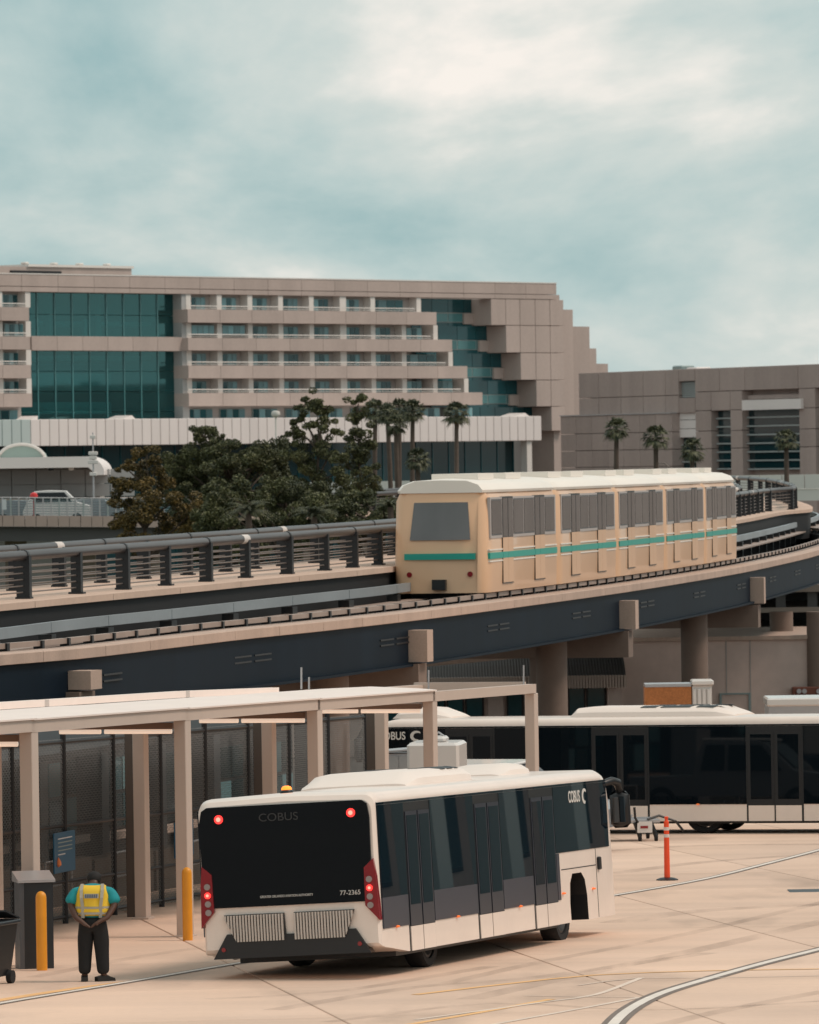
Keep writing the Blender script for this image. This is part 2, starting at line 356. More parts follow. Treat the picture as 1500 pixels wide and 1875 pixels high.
for i in range(-5, 8):
    for j in range(-13, 3):
        c = B0 + e2 * (SW * (i + .5)) + e1 * (SLN * (j + .5) + (SLN / 2 if 0 else 0))
        if not (84 < c.y < 196) or abs(c.x) > c.y * .0625 + 7: continue
        link('slab', sm, apron, (c.x, c.y, gz(c.y)), rotslab)
def gstrip(name, pts, wd, m, lift, step=.8):          # a painted line on the apron through photo points
    p = [G(*t) for t in pts]; p = spline(p, step); rs = rights(p); q = MB()
    a = [x + r*wd/2 + Vector((0, 0, 0)) for x, r in zip(p, rs)]; b = [x - r*wd/2 for x, r in zip(p, rs)]
    for s in (a, b):
        for x in s: x.z = gz(x.y) + lift
    n = len(a); q.add(a + b, [(i, i+1, n+i+1, n+i) for i in range(n-1)])
    return q.build(name, m, apron)
def edged(pts, wd, bd):
    gstrip('line_border', pts, wd + 2*bd, M['paintd'], .006); gstrip('painted_line', pts, wd, M['paint'], .010)
edged([(-120, 1862), (0, 1838), (240, 1798), (420, 1767), (560, 1746)], .12, .06)
edged([(900, 1676), (1125, 1640), (1290, 1610), (1400, 1583), (1500, 1557), (1640, 1518)], .12, .06)
edged([(1085, 1935), (1112, 1890), (1150, 1851), (1210, 1820), (1300, 1792), (1400, 1764), (1500, 1739), (1640, 1703)], .15, .09)
gstrip('worn_line', [(760, 1868), (1000, 1835), (1090, 1822), (1175, 1791)], .10, M['paintw'], .006)
gstrip('worn_line', [(1060, 1805), (1165, 1792), (1320, 1791), (1560, 1786)], .06, M['paintw'], .0065)
gstrip('worn_line', [(900, 1877), (1060, 1848), (1172, 1827)], .10, M['paintw'], .006)
gstrip('worn_line', [(960, 1824), (1080, 1826), (1172, 1827)], .05, M['paintw'], .0065)
gstrip('worn_yellow_line', [(760, 1822), (930, 1802), (1090, 1786), (1300, 1778), (1560, 1774)], .15, M['painty'], .006)
gstrip('worn_yellow_line', [(-60, 1842), (60, 1822), (170, 1806), (260, 1795)], .22, M['painty'], .005)
gstrip('worn_yellow_line', [(740, 1878), (870, 1856), (1010, 1830)], .14, M['painty'], .005)
tmk = bpy.data.materials.new('tyre_mark'); tmk.use_nodes = True; t = tmk.node_tree; pb_ = t.nodes['Principled BSDF']; pb_.inputs['Base Color'].default_value = (.20, .15, .125, 1); pb_.inputs['Roughness'].default_value = .9
g_ = t.nodes.new('ShaderNodeNewGeometry'); mp_ = t.nodes.new('ShaderNodeMapping'); mp_.inputs['Scale'].default_value = (1.2, .12, 1); n_1 = t.nodes.new('ShaderNodeTexNoise'); n_1.inputs['Scale'].default_value = 1.6; n_1.inputs['Detail'].default_value = 2
mr = t.nodes.new('ShaderNodeMapRange'); mr.inputs[1].default_value = .25; mr.inputs[2].default_value = .75; mr.inputs[3].default_value = 0; mr.inputs[4].default_value = .20
t.links.new(g_.outputs['Position'], mp_.inputs[0]); t.links.new(mp_.outputs[0], n_1.inputs[0]); t.links.new(n_1.outputs[0], mr.inputs[0]); t.links.new(mr.outputs[0], pb_.inputs['Alpha'])
for k, pts in enumerate(([(820, 1800), (1000, 1760), (1250, 1712), (1560, 1640)], [(860, 1830), (1060, 1785), (1300, 1735), (1560, 1675)], [(1130, 1690), (1240, 1672), (1380, 1662), (1560, 1655)], [(500, 1850), (760, 1808), (980, 1790), (1300, 1745)], [(380, 1830), (620, 1815), (900, 1770)], [(1120, 1600), (1300, 1578), (1560, 1560)], [(1080, 1560), (1300, 1548), (1560, 1546)], [(60, 1790), (240, 1755), (420, 1728)], [(600, 1872), (900, 1838), (1200, 1850), (1560, 1830)], [(1200, 1880), (1330, 1850), (1560, 1806)])):
    gstrip('tyre_mark', pts, (.28, .42, .7, .35, .3, .5, .6, .3, .25, .3)[k], tmk, .003 + .0002*k)
# ================================================================== HOTEL
Z1 = 720.0; h1 = ray(0, 500)[1] * Z1; b2 = ray(1010, 518); Z2 = h1 / b2[1]
A_ = P(0, 500, Z1); B_ = P(1010, 518, Z2); hd = Vector((B_.x - A_.x, B_.y - A_.y)).normalized(); hyaw = math.atan2(hd.y, hd.x)
hn = Vector((hd.y, -hd.x))                            # outward, towards the camera
def H(px, py=600, w=0):                               # photo point on the facade plane, w metres outward
    p0 = Vector((A_.x, A_.y)) + hn * w; return plane_hit(px, py, p0, hd)
hotel = thing('hotel_building', 'long concrete hotel with balcony rows, teal glass atrium and stepped right end', 'building', (A_.x, A_.y, 0), (0, 0, hyaw))
def HU(px, w=0): return H(px, 640, w)[0]
def HZ(py, px=345): return H(px, py)[1]
zg = gz(400) - .05
ptop, pbot = HZ(508), HZ(538.5); bt = [HZ(y) for y in (566.8, 619, 669.5, 720)]; bb = [HZ(y) for y in (591, 642, 693, 744)]
zlow = HZ(790)
uL = HU(-170); uR = HU(1028)
pbox('core_wall', M['hconcd'], hotel, uL, HU(46), .75, 22, zg, ptop - .4)
pbox('core_wall', M['hconcd'], hotel, HU(333), HU(762), .75, 22, zg, ptop - .41)
pbox('core_wall', M['hconcd'], hotel, HU(762), uR - .3, 4.2, 22.1, zg, ptop - .42)
pbox('atrium_wall', M['hglass'], hotel, HU(46) + .02, HU(333) - .02, 12, 22.2, zg, ptop - .43)
pbox('roof_slab', M['hconcd'], hotel, HU(46) - .2, HU(333) + .2, 1.2, 12.2, pbot + .2, ptop - .5)
def row_panels(x0, x1, n, y0, y1, z0, z1, m, gap=.035, name='concrete_panel', b=.015):
    wd = (x1 - x0) / n
    for i in range(n): pbox(name, m, hotel, x0 + i*wd + gap/2, x0 + (i+1)*wd - gap/2, y0, y1, z0, z1, b)
jt = HZ(529.5)
row_panels(uL, HU(1015), 19, -.5, 1.55, jt + .03, ptop, M['hconc']); row_panels(uL, HU(1015), 19, -.5, 1.55, pbot, jt - .03, M['hconc'])
pbox('parapet_cap', M['hpost'], hotel, uL, HU(1015), -.55, .1, ptop + .01, ptop + .14)
# plant room on the roof
pbox('plant_room', M['hconc'], hotel, uL, HU(243, -6), 6, 16, ptop - .5, HZ(490, 200) + .2)
pbox('plant_room_cap', M['hpost'], hotel, HU(52, -6), HU(243, -6) + .2, 5.8, 16.2, HZ(490, 200) + .21, HZ(487, 200) + .3)
for px in (55, 108, 155, 205): pbox('roof_vent', M['hpost'], hotel, HU(px, -6) - .35, HU(px, -6) + .35, 6.2, 7.0, HZ(487, 200) + .31, HZ(483.5, 200) + .35, .08)
pbox('roof_louvre', M['blackp'], hotel, HU(20, -6), HU(112, -6), 5.75, 5.95, ptop + .35, ptop + .7)
# balcony rows
def balcony(x0, x1, k, nb): row_panels(x0, x1, nb, -1.25, 1.55, bb[k], bt[k], M['hconc'])
ends = [800, 828, 855, 882]
for k in range(4):
    balcony(HU(344, 1.2), HU(ends[k], 1.2), k, 8 + (k > 1)); balcony(uL, HU(54 + k, 1.2), k, 4)
    for x0, x1 in ((HU(344, 1.2) + .1, HU(ends[k] - 38, 1.2)), (uL, HU(50, 1.2))):
        pbox('balcony_rail', M['hpost'], hotel, x0, x1, -1.1, -1.02, bt[k] + .34, bt[k] + .46)
        pbox('balcony_rail', M['hpost'], hotel, x0, x1, -1.1, -1.03, bt[k] + .12, bt[k] + .17)
posts = [338 + 56.3 * i for i in range(9)]
tops = [pbot] + bb[:3]; bots = bt[:]
def window(x0, x1, z0, z1, y, npane, mats):
    wnd = pbox('window', M['hframe'], hotel, x0, x1, y, y + .12, z0, z1)
    wd = (x1 - x0 - .1) / npane
    for i in range(npane):
        p = pbox('pane', mats[i % len(mats)], hotel, x0 + .05 + i*wd + .05, x0 + .05 + (i+1)*wd - .05, y - .04, y + .02, z0 + .06, z1 - .06)
        p.parent = wnd; p.location = p.location - wnd.location
lastpost = [760, 790, 817, 845]
rng = random.Random(3)
for k in range(4):
    plist = [p for p in posts if p < lastpost[k] - 20] + [lastpost[k]]
    if k == 2: plist = plist[:-2] + plist[-1:]
    if k == 0: plist = plist[:-2] + plist[-1:] if lastpost[0] - plist[-2] < 40 else plist
    for i, p in enumerate(plist):
        x = HU(p); pbox('balcony_post', M['hpost'], hotel, x, x + (1.1 if i == 5 else .8), -.35, 1.55, bots[k], tops[k] - .01)
        if i + 1 < len(plist):
            x1 = HU(plist[i+1]); a = x + .95; b = x1 - .35
            ms = rng.choice([[M['hcurtain'], M['hglass'], M['hcurtain']], [M['hglass'], M['hcurtain'], M['hglass']], [M['hcurtain'], M['hcurtain'], M['hglass']]])
            if k == 1 and i < 2: window(a, b, bots[k] + .3, tops[k] - .25, -.2, 4, [M['hcurtain']])
            else: window(a, a + (b - a) * .86, bots[k] + .02, tops[k] - .3, .62, 4, ms)
    for p in (-8 - 56, -8, 43.5):
        x = HU(p); pbox('balcony_post', M['hpost'], hotel, x, x + .8, -.35, 1.55, bots[k], tops[k] - .01)
    for p in (-62, -5):
        a, b = HU(p) + .95, HU(p + 50) - .35; window(a, b, bots[k] + .02, tops[k] - .3, .62 if k != 1 else -.2, 4, [M['hcurtain'], M['hglass']])
for i in range(9):
    x = HU(345 + 60 * i); window(x + .3, x + 4.6, zlow, bb[3] - .3, .6, 4, [M['hglass'], M['hcurtain']])
window(HU(-40), HU(38), zlow, bb[3] - .3, .6, 5, [M['hcurtain'], M['hglass']])
# atrium of teal glass
pbox('atrium_pier', M['hgrey'], hotel, HU(330), HU(342), -.3, 2.5, zlow, pbot - .02)
spt, spb = HZ(617.5), HZ(643)
row_panels(HU(54), HU(330), 6, -.35, 1.2, spb, spt, M['hconc'])
gl = bpy.data.materials.new('atrium_tinted_glass'); gl.use_nodes = True; t = gl.node_tree; t.nodes.clear()
o_ = t.nodes.new('ShaderNodeOutputMaterial'); mxs = t.nodes.new('ShaderNodeMixShader'); tr = t.nodes.new('ShaderNodeBsdfTransparent'); gg = t.nodes.new('ShaderNodeBsdfGlossy')
tr.inputs[0].default_value = (.22, .56, .58, 1); gg.inputs[0].default_value = (.45, .8, .8, 1); gg.inputs['Roughness'].default_value = .05
df = t.nodes.new('ShaderNodeBsdfDiffuse'); df.inputs[0].default_value = (.04, .15, .165, 1); mx0 = t.nodes.new('ShaderNodeMixShader'); mx0.inputs[0].default_value = .17
t.links.new(tr.outputs[0], mx0.inputs[1]); t.links.new(df.outputs[0], mx0.inputs[2])
mxs.inputs[0].default_value = .13; t.links.new(mx0.outputs[0], mxs.inputs[1]); t.links.new(gg.outputs[0], mxs.inputs[2]); t.links.new(mxs.outputs[0], o_.inputs[0])
M['atrium'] = gl
for z0, z1, rows in ((spt, pbot, 2), (zlow, spb, 4)):
    n = 9; x0, x1 = HU(48), HU(331)
    for i in range(n):
        for r in range(rows):
            a = x0 + (x1-x0)*i/n; b = x0 + (x1-x0)*(i+1)/n; c = z0 + (z1-z0)*r/rows; d = z0 + (z1-z0)*(r+1)/rows
            pbox('glass_pane', M['atrium'], hotel, a + .03, b - .03, 1.0, 1.05, c + .03, d - .03)
        if i: pbox('mullion', M['hspand'], hotel, a - .07, a + .07, .92, 1.08, z0, z1)
for px in (110, 196): pbox('atrium_column', M['hconc'], hotel, HU(px) - .45, HU(px) + .45, 1.2, 2.1, spt, pbot)
lightslab = mat('atrium_balcony_white', (.80, .85, .80), .6, var=.05, scale=.3)
for y0, y1 in ((683, 705), (735, 757)):
    z0, z1 = HZ(y1), HZ(y0); pts = []
    for s in range(13):
        a = s / 12; pts.append((HU(62) + (HU(250) - HU(62)) * a, 4.0 - 2.2 * math.sin(math.pi * min(1, a * 1.05)) ** .6, z0))
    q = MB(); q.prism(pts + [(HU(250), 11.9, z0), (HU(62), 11.9, z0)], (0, 0, z1 - z0)); q.build('atrium_balcony', lightslab, hotel, 30)
    q = MB(); q.path([(p[0], p[1], z1 + 1.0) for p in pts], .06, 6); q.build('atrium_handrail', M['hframe'], hotel)
for px in (70, 98, 158, 183): pbox('atrium_fin', lightslab, hotel, HU(px, -2) - .25, HU(px, -2) + .25, 2.0, 2.4, spt, HZ(570 if px % 2 else 585))
for y in (588, 650, 705, 757): pbox('atrium_floor', lightslab, hotel, HU(50), HU(330), 4.5, 12, HZ(y) - .5, HZ(y))
# stepped glass and concrete at the right end
edge = [895, 922, 948, 976, 1003]; ly = [544, 596, 646, 696, 745, 790]
cols = [1003, 1028]
for k in range(5):
    zt, zb = H(930, ly[k])[1], H(930, ly[k+1])[1]
    if k == 0: zt = pbot - .02
    js = [edge[k]] + [p for p in (922, 948, 976, 1003) if p > edge[k] + 5] + [1028]
    for a, b in zip(js, js[1:]): pbox('concrete_panel', M['hconc'], hotel, HU(a) + .03, HU(b) - .03, -.45, 4.3, zb + .03, zt - .03, .03)
    gx0 = HU(ends[k-1] - 36 if k else 764); gx1 = HU(edge[k]) + 1.5
    if k == 4: gx0 = HU(880)
    nn_ = 5; wd = (gx1 - gx0) / nn_; zm = zb + (zt - zb) * .48; zl = zb + (zt - zb) * .12
    for i in range(nn_):
        x = gx0 + i * wd
        pbox('glass_pane', M['hglass'], hotel, x + .04, x + wd - .04, 2.6, 2.7, zm + .03, zt)
        if k < 4:
            pbox('spandrel_pane', M['hspand'], hotel, x + .1, x + wd - .1, 2.58, 2.7, zl + .1, zm - .1)
            pbox('glass_pane', M['hglass'], hotel, x + .04, x + wd - .04, 2.61, 2.7, zb, zl - .03)
    if k < 4:
        pbox('spandrel_frame', M['hframe'], hotel, gx0, gx1, 2.62, 2.75, zl, zm)
        pbox('stair_box', M['hconc'], hotel, gx1 - 3.2, gx1 - .9, 2.3, 4.1, zb + .2, zm - .05)
for a, b, y, d in ((1012, 1026, 540, .3), (1024, 1050, 567, 1.4), (1048, 1080, 598, 2.6), (1078, 1092, 638, 3.8), (1090, 1113, 666, 5.0)):
    x0, x1 = HU(a, -d), HU(b, -d); zt = H(b, y, -d)[1]
    pbox('end_fin', M['hconc'], hotel, x0, x1, d, d + 14, zg, zt)
# white entrance canopy in front of the hotel
WC = 7.0
c_top, c_bot = H(500, 765, WC)[1], H(500, 812, WC)[1]
canopy = thing('hotel_canopy', 'long white ribbed metal canopy band along the foot of the hotel', 'canopy', (A_.x, A_.y, 0), (0, 0, hyaw))
x0, x1 = HU(-140, WC), HU(990, WC); n = 70; wd = (x1 - x0) / n
for i in range(n):
    pbox('metal_panel', M['wallblue'] if x0 + i*wd < HU(38, WC) else M['wallwhite'], canopy, x0 + i*wd + .05, x0 + (i+1)*wd - .05, -WC, -WC + .25, c_bot, c_top, .04)
pbox('canopy_slab', M['wallwhite'], canopy, x0, x1 - .1, -WC + .26, -.02, c_bot + .05, c_top - .15)
for i in range(34):
    a = x0 + (x1 - x0 - 3) * i / 34; b = x0 + (x1 - x0 - 3) * (i+1) / 34
    pbox('glass_pane', M['dglass'], canopy, a + .06, b - .06, -WC + 2.0, -WC + 2.1, zg, c_bot - .02)
    pbox('mullion', M['hglass'], canopy, b - .05, b + .05, -WC + 1.9, -WC + 2.15, zg, c_bot + .02)
pbox('column', M['hpost'], canopy, HU(966, WC), HU(975, WC), -WC + .3, -WC + 1.2, zg, c_bot + .03)
for a, b, y in ((46, 66, 760), (205, 252, 760), (735, 790, 761), (925, 975, 761)):
    q = MB(); z0 = H(500, 766, WC - 2)[1]; q.prism([(HU(a, 5), -5, z0 - .3), (HU(b, 5), -5, z0 - .3), ((HU(a, 5) + HU(b, 5)) / 2 + 1, -5, z0 + .45)], (0, 2.5, 0)); q.build('skylight', M['wallwhite'], canopy)
# ================================================================== CONCRETE WING at the right
W0 = P(1064, 683, 752); hh = W0.z - CAMZ; W1 = P(1500, 666, hh / ray(1500, 666)[1])
wd_ = Vector((W1.x - W0.x, W1.y - W0.y)).normalized(); wyaw = math.atan2(wd_.y, wd_.x); wn = Vector((wd_.y, -wd_.x))
if wn.y > 0: wn = -wn
wing = thing('concrete_wing', 'lower brown concrete wing with tall dark windows right of the hotel', 'building', (W0.x, W0.y, 0), (0, 0, wyaw))
def Wp(px, py, w=0): return plane_hit(px, py, Vector((W0.x, W0.y)) + wn * w, wd_)
def WU(px, w=0): return Wp(px, 760, w)[0]
def WZ(py, px=1270): return Wp(px, py)[1]
wtop = hh + CAMZ; zj = [WZ(y) for y in (723, 756, 790, 822, 850)]
u0, uE = WU(1064), WU(1560)
pbox('core_wall', M['wconc'], wing, u0 + .2, uE, 1.2, 20, zg, wtop - .4)
def wpan(a, b, y0, y1, dy=0): pbox('concrete_panel', M['wconc'], wing, a + .04, b - .04, -.25 + dy, 1.25, y0 + .03, y1 - .03, .03)
cjs = [WU(p) for p in (1064, 1100, 1141, 1182, 1223, 1247)]
for a, b in zip(cjs, cjs[1:]):
    wpan(a, b, zj[0], wtop); wpan(a, b, zj[1], zj[0])
cj2 = [WU(p) for p in (1277, 1322, 1368, 1466, 1510, 1560)]
wpan(WU(1247), WU(1277), WZ(698), wtop); wpan(WU(1247), WU(1277), zj[1], WZ(728))
vent = pbox('vent', M['mull'], wing, WU(1247), WU(1277), .5, .8, WZ(728), WZ(698))
for i in range(7):
    z = WZ(727) + (WZ(699) - WZ(727)) * i / 7; s_ = pbox('louvre', M['mull'], wing, WU(1247) + .05, WU(1277) - .05, .15, .5, z, z + .18); s_.parent = vent; s_.location -= vent.location
for a, b in zip(cj2, cj2[1:]): wpan(a, b, zj[0] + .3, wtop)
for a, b in ((1277, 1306), (1341, 1363), (1467, 1497)):
    for c, d in ((zj[1] + .2, zj[0] + .3), (zj[2], zj[1] + .2), (zj[3], zj[2]), (zg, zj[3])): wpan(WU(a), WU(b), c, d)
wpan(WU(1306), WU(1341), WZ(752, 1320), zj[0] + .3); wpan(WU(1363), WU(1467), WZ(731, 1410), zj[0] - .2, .7)
def tallwin(a, b, yt, yb, rows):
    zt, zb = WZ(yt, (a+b)/2), WZ(yb, (a+b)/2); fr_ = pbox('window', M['dglass'], wing, WU(a), WU(b), .75, .95, zb, zt)
    for r in range(rows):
        c = zb + (zt - zb) * r / rows
        p = pbox('pane', M['dglass'], wing, WU(a) + .1, WU(b) - .1, .55, .72, c + .22, c + (zt - zb) / rows - .06); p.parent = fr_; p.location -= fr_.location
        p = pbox('mullion', M['mull'], wing, WU(a), WU(b), .3, .72, c, c + .17); p.parent = fr_; p.location -= fr_.location
tallwin(1307, 1341, 752, 860, 7); tallwin(1363, 1467, 749, 860, 7); tallwin(1497, 1558, 745, 860, 7); tallwin(1243, 1277, 802, 862, 4)
pbox('white_panel', M['wallwhite'], wing, WU(1359, .6), WU(1467, .6), -.6, .6, WZ(750, 1410), WZ(731.5, 1410))
for k in range(3):
    zt, zb = WZ(752), WZ(801); pbox('white_panel', M['wallwhite'], wing, WU(1243), WU(1277), .1, .7, zb + (zt-zb)*k/3 + .03, zb + (zt-zb)*(k+1)/3 - .03)
# lower front block of the wing
lo0, lo1 = WU(997, 3), WU(1243, 0)
for k, (c, d) in enumerate(((zg, zj[4] - .2), (zj[4] - .2, zj[3]), (zj[3], zj[2]), (zj[2], zj[1]))):
    for i in range(7):
        a = lo0 + (lo1 - lo0) * i / 7; b = lo0 + (lo1 - lo0) * (i+1) / 7
        pbox('concrete_panel', M['wconc'], wing, a + .03, b - .03, -.9, .9, c + .03, d - .03, .03)
pbox('block_core', M['wconc'], wing, lo0 + .1, lo1, .9, 9, zg, zj[1] - .1); pbox('roof_flashing', M['silver'], wing, lo0, lo1, -1.0, .9, zj[1] - .02, zj[1] + .12)
pbox('roof_unit', M['wallwhite'], wing, WU(1258, -3), WU(1276, -3), 3, 5, wtop - .5, wtop + .25, .1); pbox('roof_unit', M['hframe'], wing, WU(1229, -3), WU(1246, -3), 3.2, 5, wtop - .5, wtop + .5, .12)
# ================================================================== WHITE ELEVATED ROAD behind the curve
er = thing('elevated_road', 'white parapet of the elevated road behind the train curve', 'road')
pa, pb = P(520, 884, 545), P(1640, 866, 520)
def seg(t): return pa + (pb - pa) * t
n = 28
for i in range(n):
    a, b = seg(i / n + .0006), seg((i+1) / n - .0006); dv = Vector((0, .5, 0))
    zt = max(a.z, b.z); q = MB(); q.prism([(a.x, a.y, a.z - 1.15), (b.x, b.y, b.z - 1.15), (b.x, b.y, b.z), (a.x, a.y, a.z)], dv); q.build('parapet_panel', M['hpost'], er)
q = MB(); q.prism([(pa.x, pa.y + .1, pa.z - 2.1), (pb.x, pb.y + .1, pb.z - 2.1), (pb.x, pb.y + .1, pb.z - 1.17), (pa.x, pa.y + .1, pa.z - 1.17)], (0, 12, 0)); q.build('road_slab', M['hpost'], er)
for i in range(10):
    c = seg(.04 + i * .1); q = MB(); q.box(c.x - .5, c.x + .5, c.y + 4, c.y + 5.5, gz(999) - .06, c.z - 2.0); q.build('pier', M['roadc'], er)
# ================================================================== LEFT ELEVATED ROAD with fence, and the terminal canopy
lr = thing('left_road_bridge', 'weathered concrete road bridge with a steel fence at the left edge', 'bridge')
y0 = 410
L0, L1 = P(-160, 943, y0), P(330, 946, y0 + 4)
def lseg(t): return L0 + (L1 - L0) * t
for i in range(24):
    a, b = lseg(i / 24 + .001), lseg((i+1) / 24 - .001); q = MB()
    q.prism([(a.x, a.y, a.z - .68), (b.x, b.y, b.z - .68), (b.x, b.y + .12, b.z), (a.x, a.y + .12, a.z)], (0, .4, 0)); q.build('parapet_panel', M['roadc'], lr)
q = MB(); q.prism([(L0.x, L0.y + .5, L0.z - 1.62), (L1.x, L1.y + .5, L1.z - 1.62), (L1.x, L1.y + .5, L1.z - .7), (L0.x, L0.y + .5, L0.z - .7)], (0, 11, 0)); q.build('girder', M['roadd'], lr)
for i in range(4):
    c = lseg(.1 + .26 * i); q = MB(); q.tube((c.x, c.y + 6, gz(999) - .06), (c.x, c.y + 6, c.z - 1.5), .7, n=14); q.build('pier', M['roadc'], lr, 40)
for i in range(34):
    c = lseg(i / 33.0); q = MB(); q.box(c.x - .05, c.x + .05, c.y + .25, c.y + .35, c.z, c.z + 1.12); q.build('fence_post', M['silver'] if i % 3 else M['mull'], lr)
fm = mat('fence_grey_teal', (.17, .24, .26), .5, .2, var=.1, scale=2)
q = MB()
for k in range(7): q.tube(lseg(0) + Vector((0, .3, .12 + .16 * k)), lseg(1) + Vector((0, .3, .12 + .16 * k)), .02, n=4)
for i in range(200):
    c = lseg((i + .5) / 200); q.tube(c + Vector((0, .3, 0)), c + Vector((0, .3, 1.1)), .012, n=3)
tag(q.build('fence_wires', fm, lr), None, kind='stuff')
q = MB(); q.tube(lseg(0) + Vector((0, .3, 1.13)), lseg(1) + Vector((0, .3, 1.13)), .04, n=6); q.build('fence_top_rail', M['silver'], lr)
for px in (-5, 8): 
    c = P(px, 923, y0 - .2); q = MB(); q.box(c.x - .16, c.x + .12, c.y, c.y + .06, c.z - .35, c.z + .3); q.build('fence_sign', M['signwhite'], lr)
# the terminal canopy behind it
tcy = 500
tcn = thing('terminal_canopy', 'pale terminal entrance canopy with a rounded roof edge and arched skylight', 'canopy', (0, tcy, 0))
def TP(px, py, y=tcy): p = P(px, py, y); return p.x, p.y - tcy, p.z
q = MB(); zt, zb = TP(0, 838)[2], TP(0, 858)[2]; xL, xR = TP(-170, 840)[0], TP(190, 840)[0]; pr = []
for s in range(9):
    a = math.pi / 2 * s / 8; pr.append((xR - 1.6 + 1.6 * math.sin(a), 0, zt - 1.2 + 1.2 * math.cos(a)))
q.prism([(xL, 0, zb), (xL, 0, zt)] + pr + [(xR, 0, zb - .6), (xR - .5, 0, zb - .6), (xR - 1.2, 0, zb)], (0, 14, 0)); q.build('roof', M['wallwhite'], tcn, 30)
for i in range(9):
    x0 = xL + i * 1.9; pbox('wall_panel', M['hgrey'], tcn, x0 + .03, x0 + 1.87, 5.5, 5.7, TP(0, 888)[2], TP(0, 862)[2]); pbox('wall_panel', M['hgrey'], tcn, x0 + .03, x0 + 1.87, 5.5, 5.7, TP(0, 912)[2], TP(0, 889)[2])
pbox('wall_core', M['hconcd'], tcn, xL, xR - .6, 5.75, 13.5, gz(999) - .06, zb + .05)
pbox('deck', M['roadc'], tcn, xL, xR + 8, -6, 5.4, TP(0, 914)[2] - .5, TP(0, 914)[2])
pbox('pier', M['roadc'], tcn, xL + 3, xL + 4, 0, 1, gz(999) - .06, TP(0, 914)[2] - .51)
pbox('pier', M['roadc'], tcn, xR - 1, xR, 0, 1, gz(999) - .06, TP(0, 914)[2] - .51)
q = MB(); c0 = TP(35, 838); rr = 40 / 12000 * tcy; sec = []
for y in (3, 9): sec.append([(c0[0] + rr * math.cos(math.pi * s / 16), y, c0[2] - .1 + rr * .62 * math.sin(math.pi * s / 16)) for s in range(17)] + [(c0[0], y, c0[2] - .1)])
q.loft(sec); q.build('arched_skylight', mat('skylight_glass', (.33, .42, .38), .3, var=.1, scale=.6), tcn, 40)
q = MB(); q.path([(c0[0] + (rr + .1) * math.cos(math.pi * s / 16), 2.95, c0[2] - .1 + (rr * .62 + .1) * math.sin(math.pi * s / 16)) for s in range(17)], .14, 6); q.build('skylight_frame', M['hpost'], tcn, 40)
for px, py in ((92, 865), (129, 865)):
    p = TP(px, py); pbox('soffit_lamp', M['hpost'] if px > 100 else M['blackp'], tcn, p[0] - .2, p[0] + .2, 1.2, 1.6, zb - .22, zb + .02, .04)
# ================================================================== GUIDEWAY
gw = thing('train_guideway', 'elevated train guideway on blue steel girders curving away to the right', 'guideway')
cop = [(-150, 1216), (0, 1200), (150, 1188), (300, 1171), (450, 1154), (600, 1139), (800, 1117), (1000, 1092), (1150, 1072), (1300, 1049), (1400, 1031), (1500, 1008)]
copts = [PD(x, y - 2, 4.0) for x, y in cop]
d_ = (copts[-1] - copts[-2]).normalized()
copts += [copts[-1] + Vector((3.2, 30, .1)), copts[-1] + Vector((4.0, 55, .2)), copts[-1] + Vector((-2, 78, .3)), copts[-1] + Vector((-14, 90, .3))]
COP = resample(spline(copts, 1.0), 2.0)
rl = [(-150, 1031, 2.13), (0, 1020, 2.1), (150, 1009, 2.06), (305, 998, 2.03), (450, 987, 1.99), (590, 977, 1.95), (700, 968.5, 1.93), (875, 955, 1.88), (1100, 933, 1.80), (1320, 909, 1.7), (1400, 899, 1.65)]
rpts = [PD(*t) for t in rl]
rpts += [Vector((19.75, 338, CAMZ - 1.58)), P(1443, 887, 362), P(1395, 878, 384), P(1300, 874.5, 398), P(1150, 880, 400), P(1000, 888, 396), P(790, 894, 388), P(600, 905.5, 374), P(430, 913, 362)]
RAIL = resample(spline(rpts, 1.0), 2.0)
RH = 1.06
def closest(p, path): return min(range(len(path)), key=lambda i: (path[i].x - p.x)**2 + (path[i].y - p.y)**2)
# coping stones: one block every 4 metres
for i in range(0, len(COP) - 2, 2):
    sg = [COP[i] + (COP[i+1]-COP[i])*.006, COP[i+1], COP[i+2] - (COP[i+2]-COP[i+1])*.006]
    rs = rights(COP[i:i+3]); q = MB()
    q.loft([[p + r*o + Vector((0, 0, z)) for o, z in ((0, -.25), (.02, -.24), (.02, -.02), (0, 0), (-.55, 0), (-.55, -.25))] for p, r in zip(sg, rs)])
    q.build('coping_block', M['copingc'], gw)
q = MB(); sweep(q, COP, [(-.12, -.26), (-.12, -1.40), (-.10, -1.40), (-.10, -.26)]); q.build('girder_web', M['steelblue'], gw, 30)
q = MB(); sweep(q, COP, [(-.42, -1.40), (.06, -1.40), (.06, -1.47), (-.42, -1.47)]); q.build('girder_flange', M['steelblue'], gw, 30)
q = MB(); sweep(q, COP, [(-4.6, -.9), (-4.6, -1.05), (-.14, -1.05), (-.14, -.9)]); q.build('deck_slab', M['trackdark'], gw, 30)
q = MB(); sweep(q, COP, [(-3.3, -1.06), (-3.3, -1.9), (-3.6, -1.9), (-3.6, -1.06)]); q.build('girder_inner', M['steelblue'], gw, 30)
# stiffener marks on the girder face (small bolted plates)
for i in range(6, len(COP) - 30, 7):
    r = rights(COP)[i]; t = Vector((-r.y, r.x, 0)); b = COP[i] + Vector((0, 0, -.75)) - r*.10
    q = MB()
    for dz in (-.07, .07):
        for ds in (-.9, .9):
            c = b + t*ds + Vector((0, 0, dz)); q.loft([[c + t*a + r*o + Vector((0, 0, z)) for a, z in ((-.75, -.02), (.75, -.02), (.75, .02), (-.75, .02))] for o in (-.01, .025)])
    q.build('bolted_plate', M['blackp'], gw)
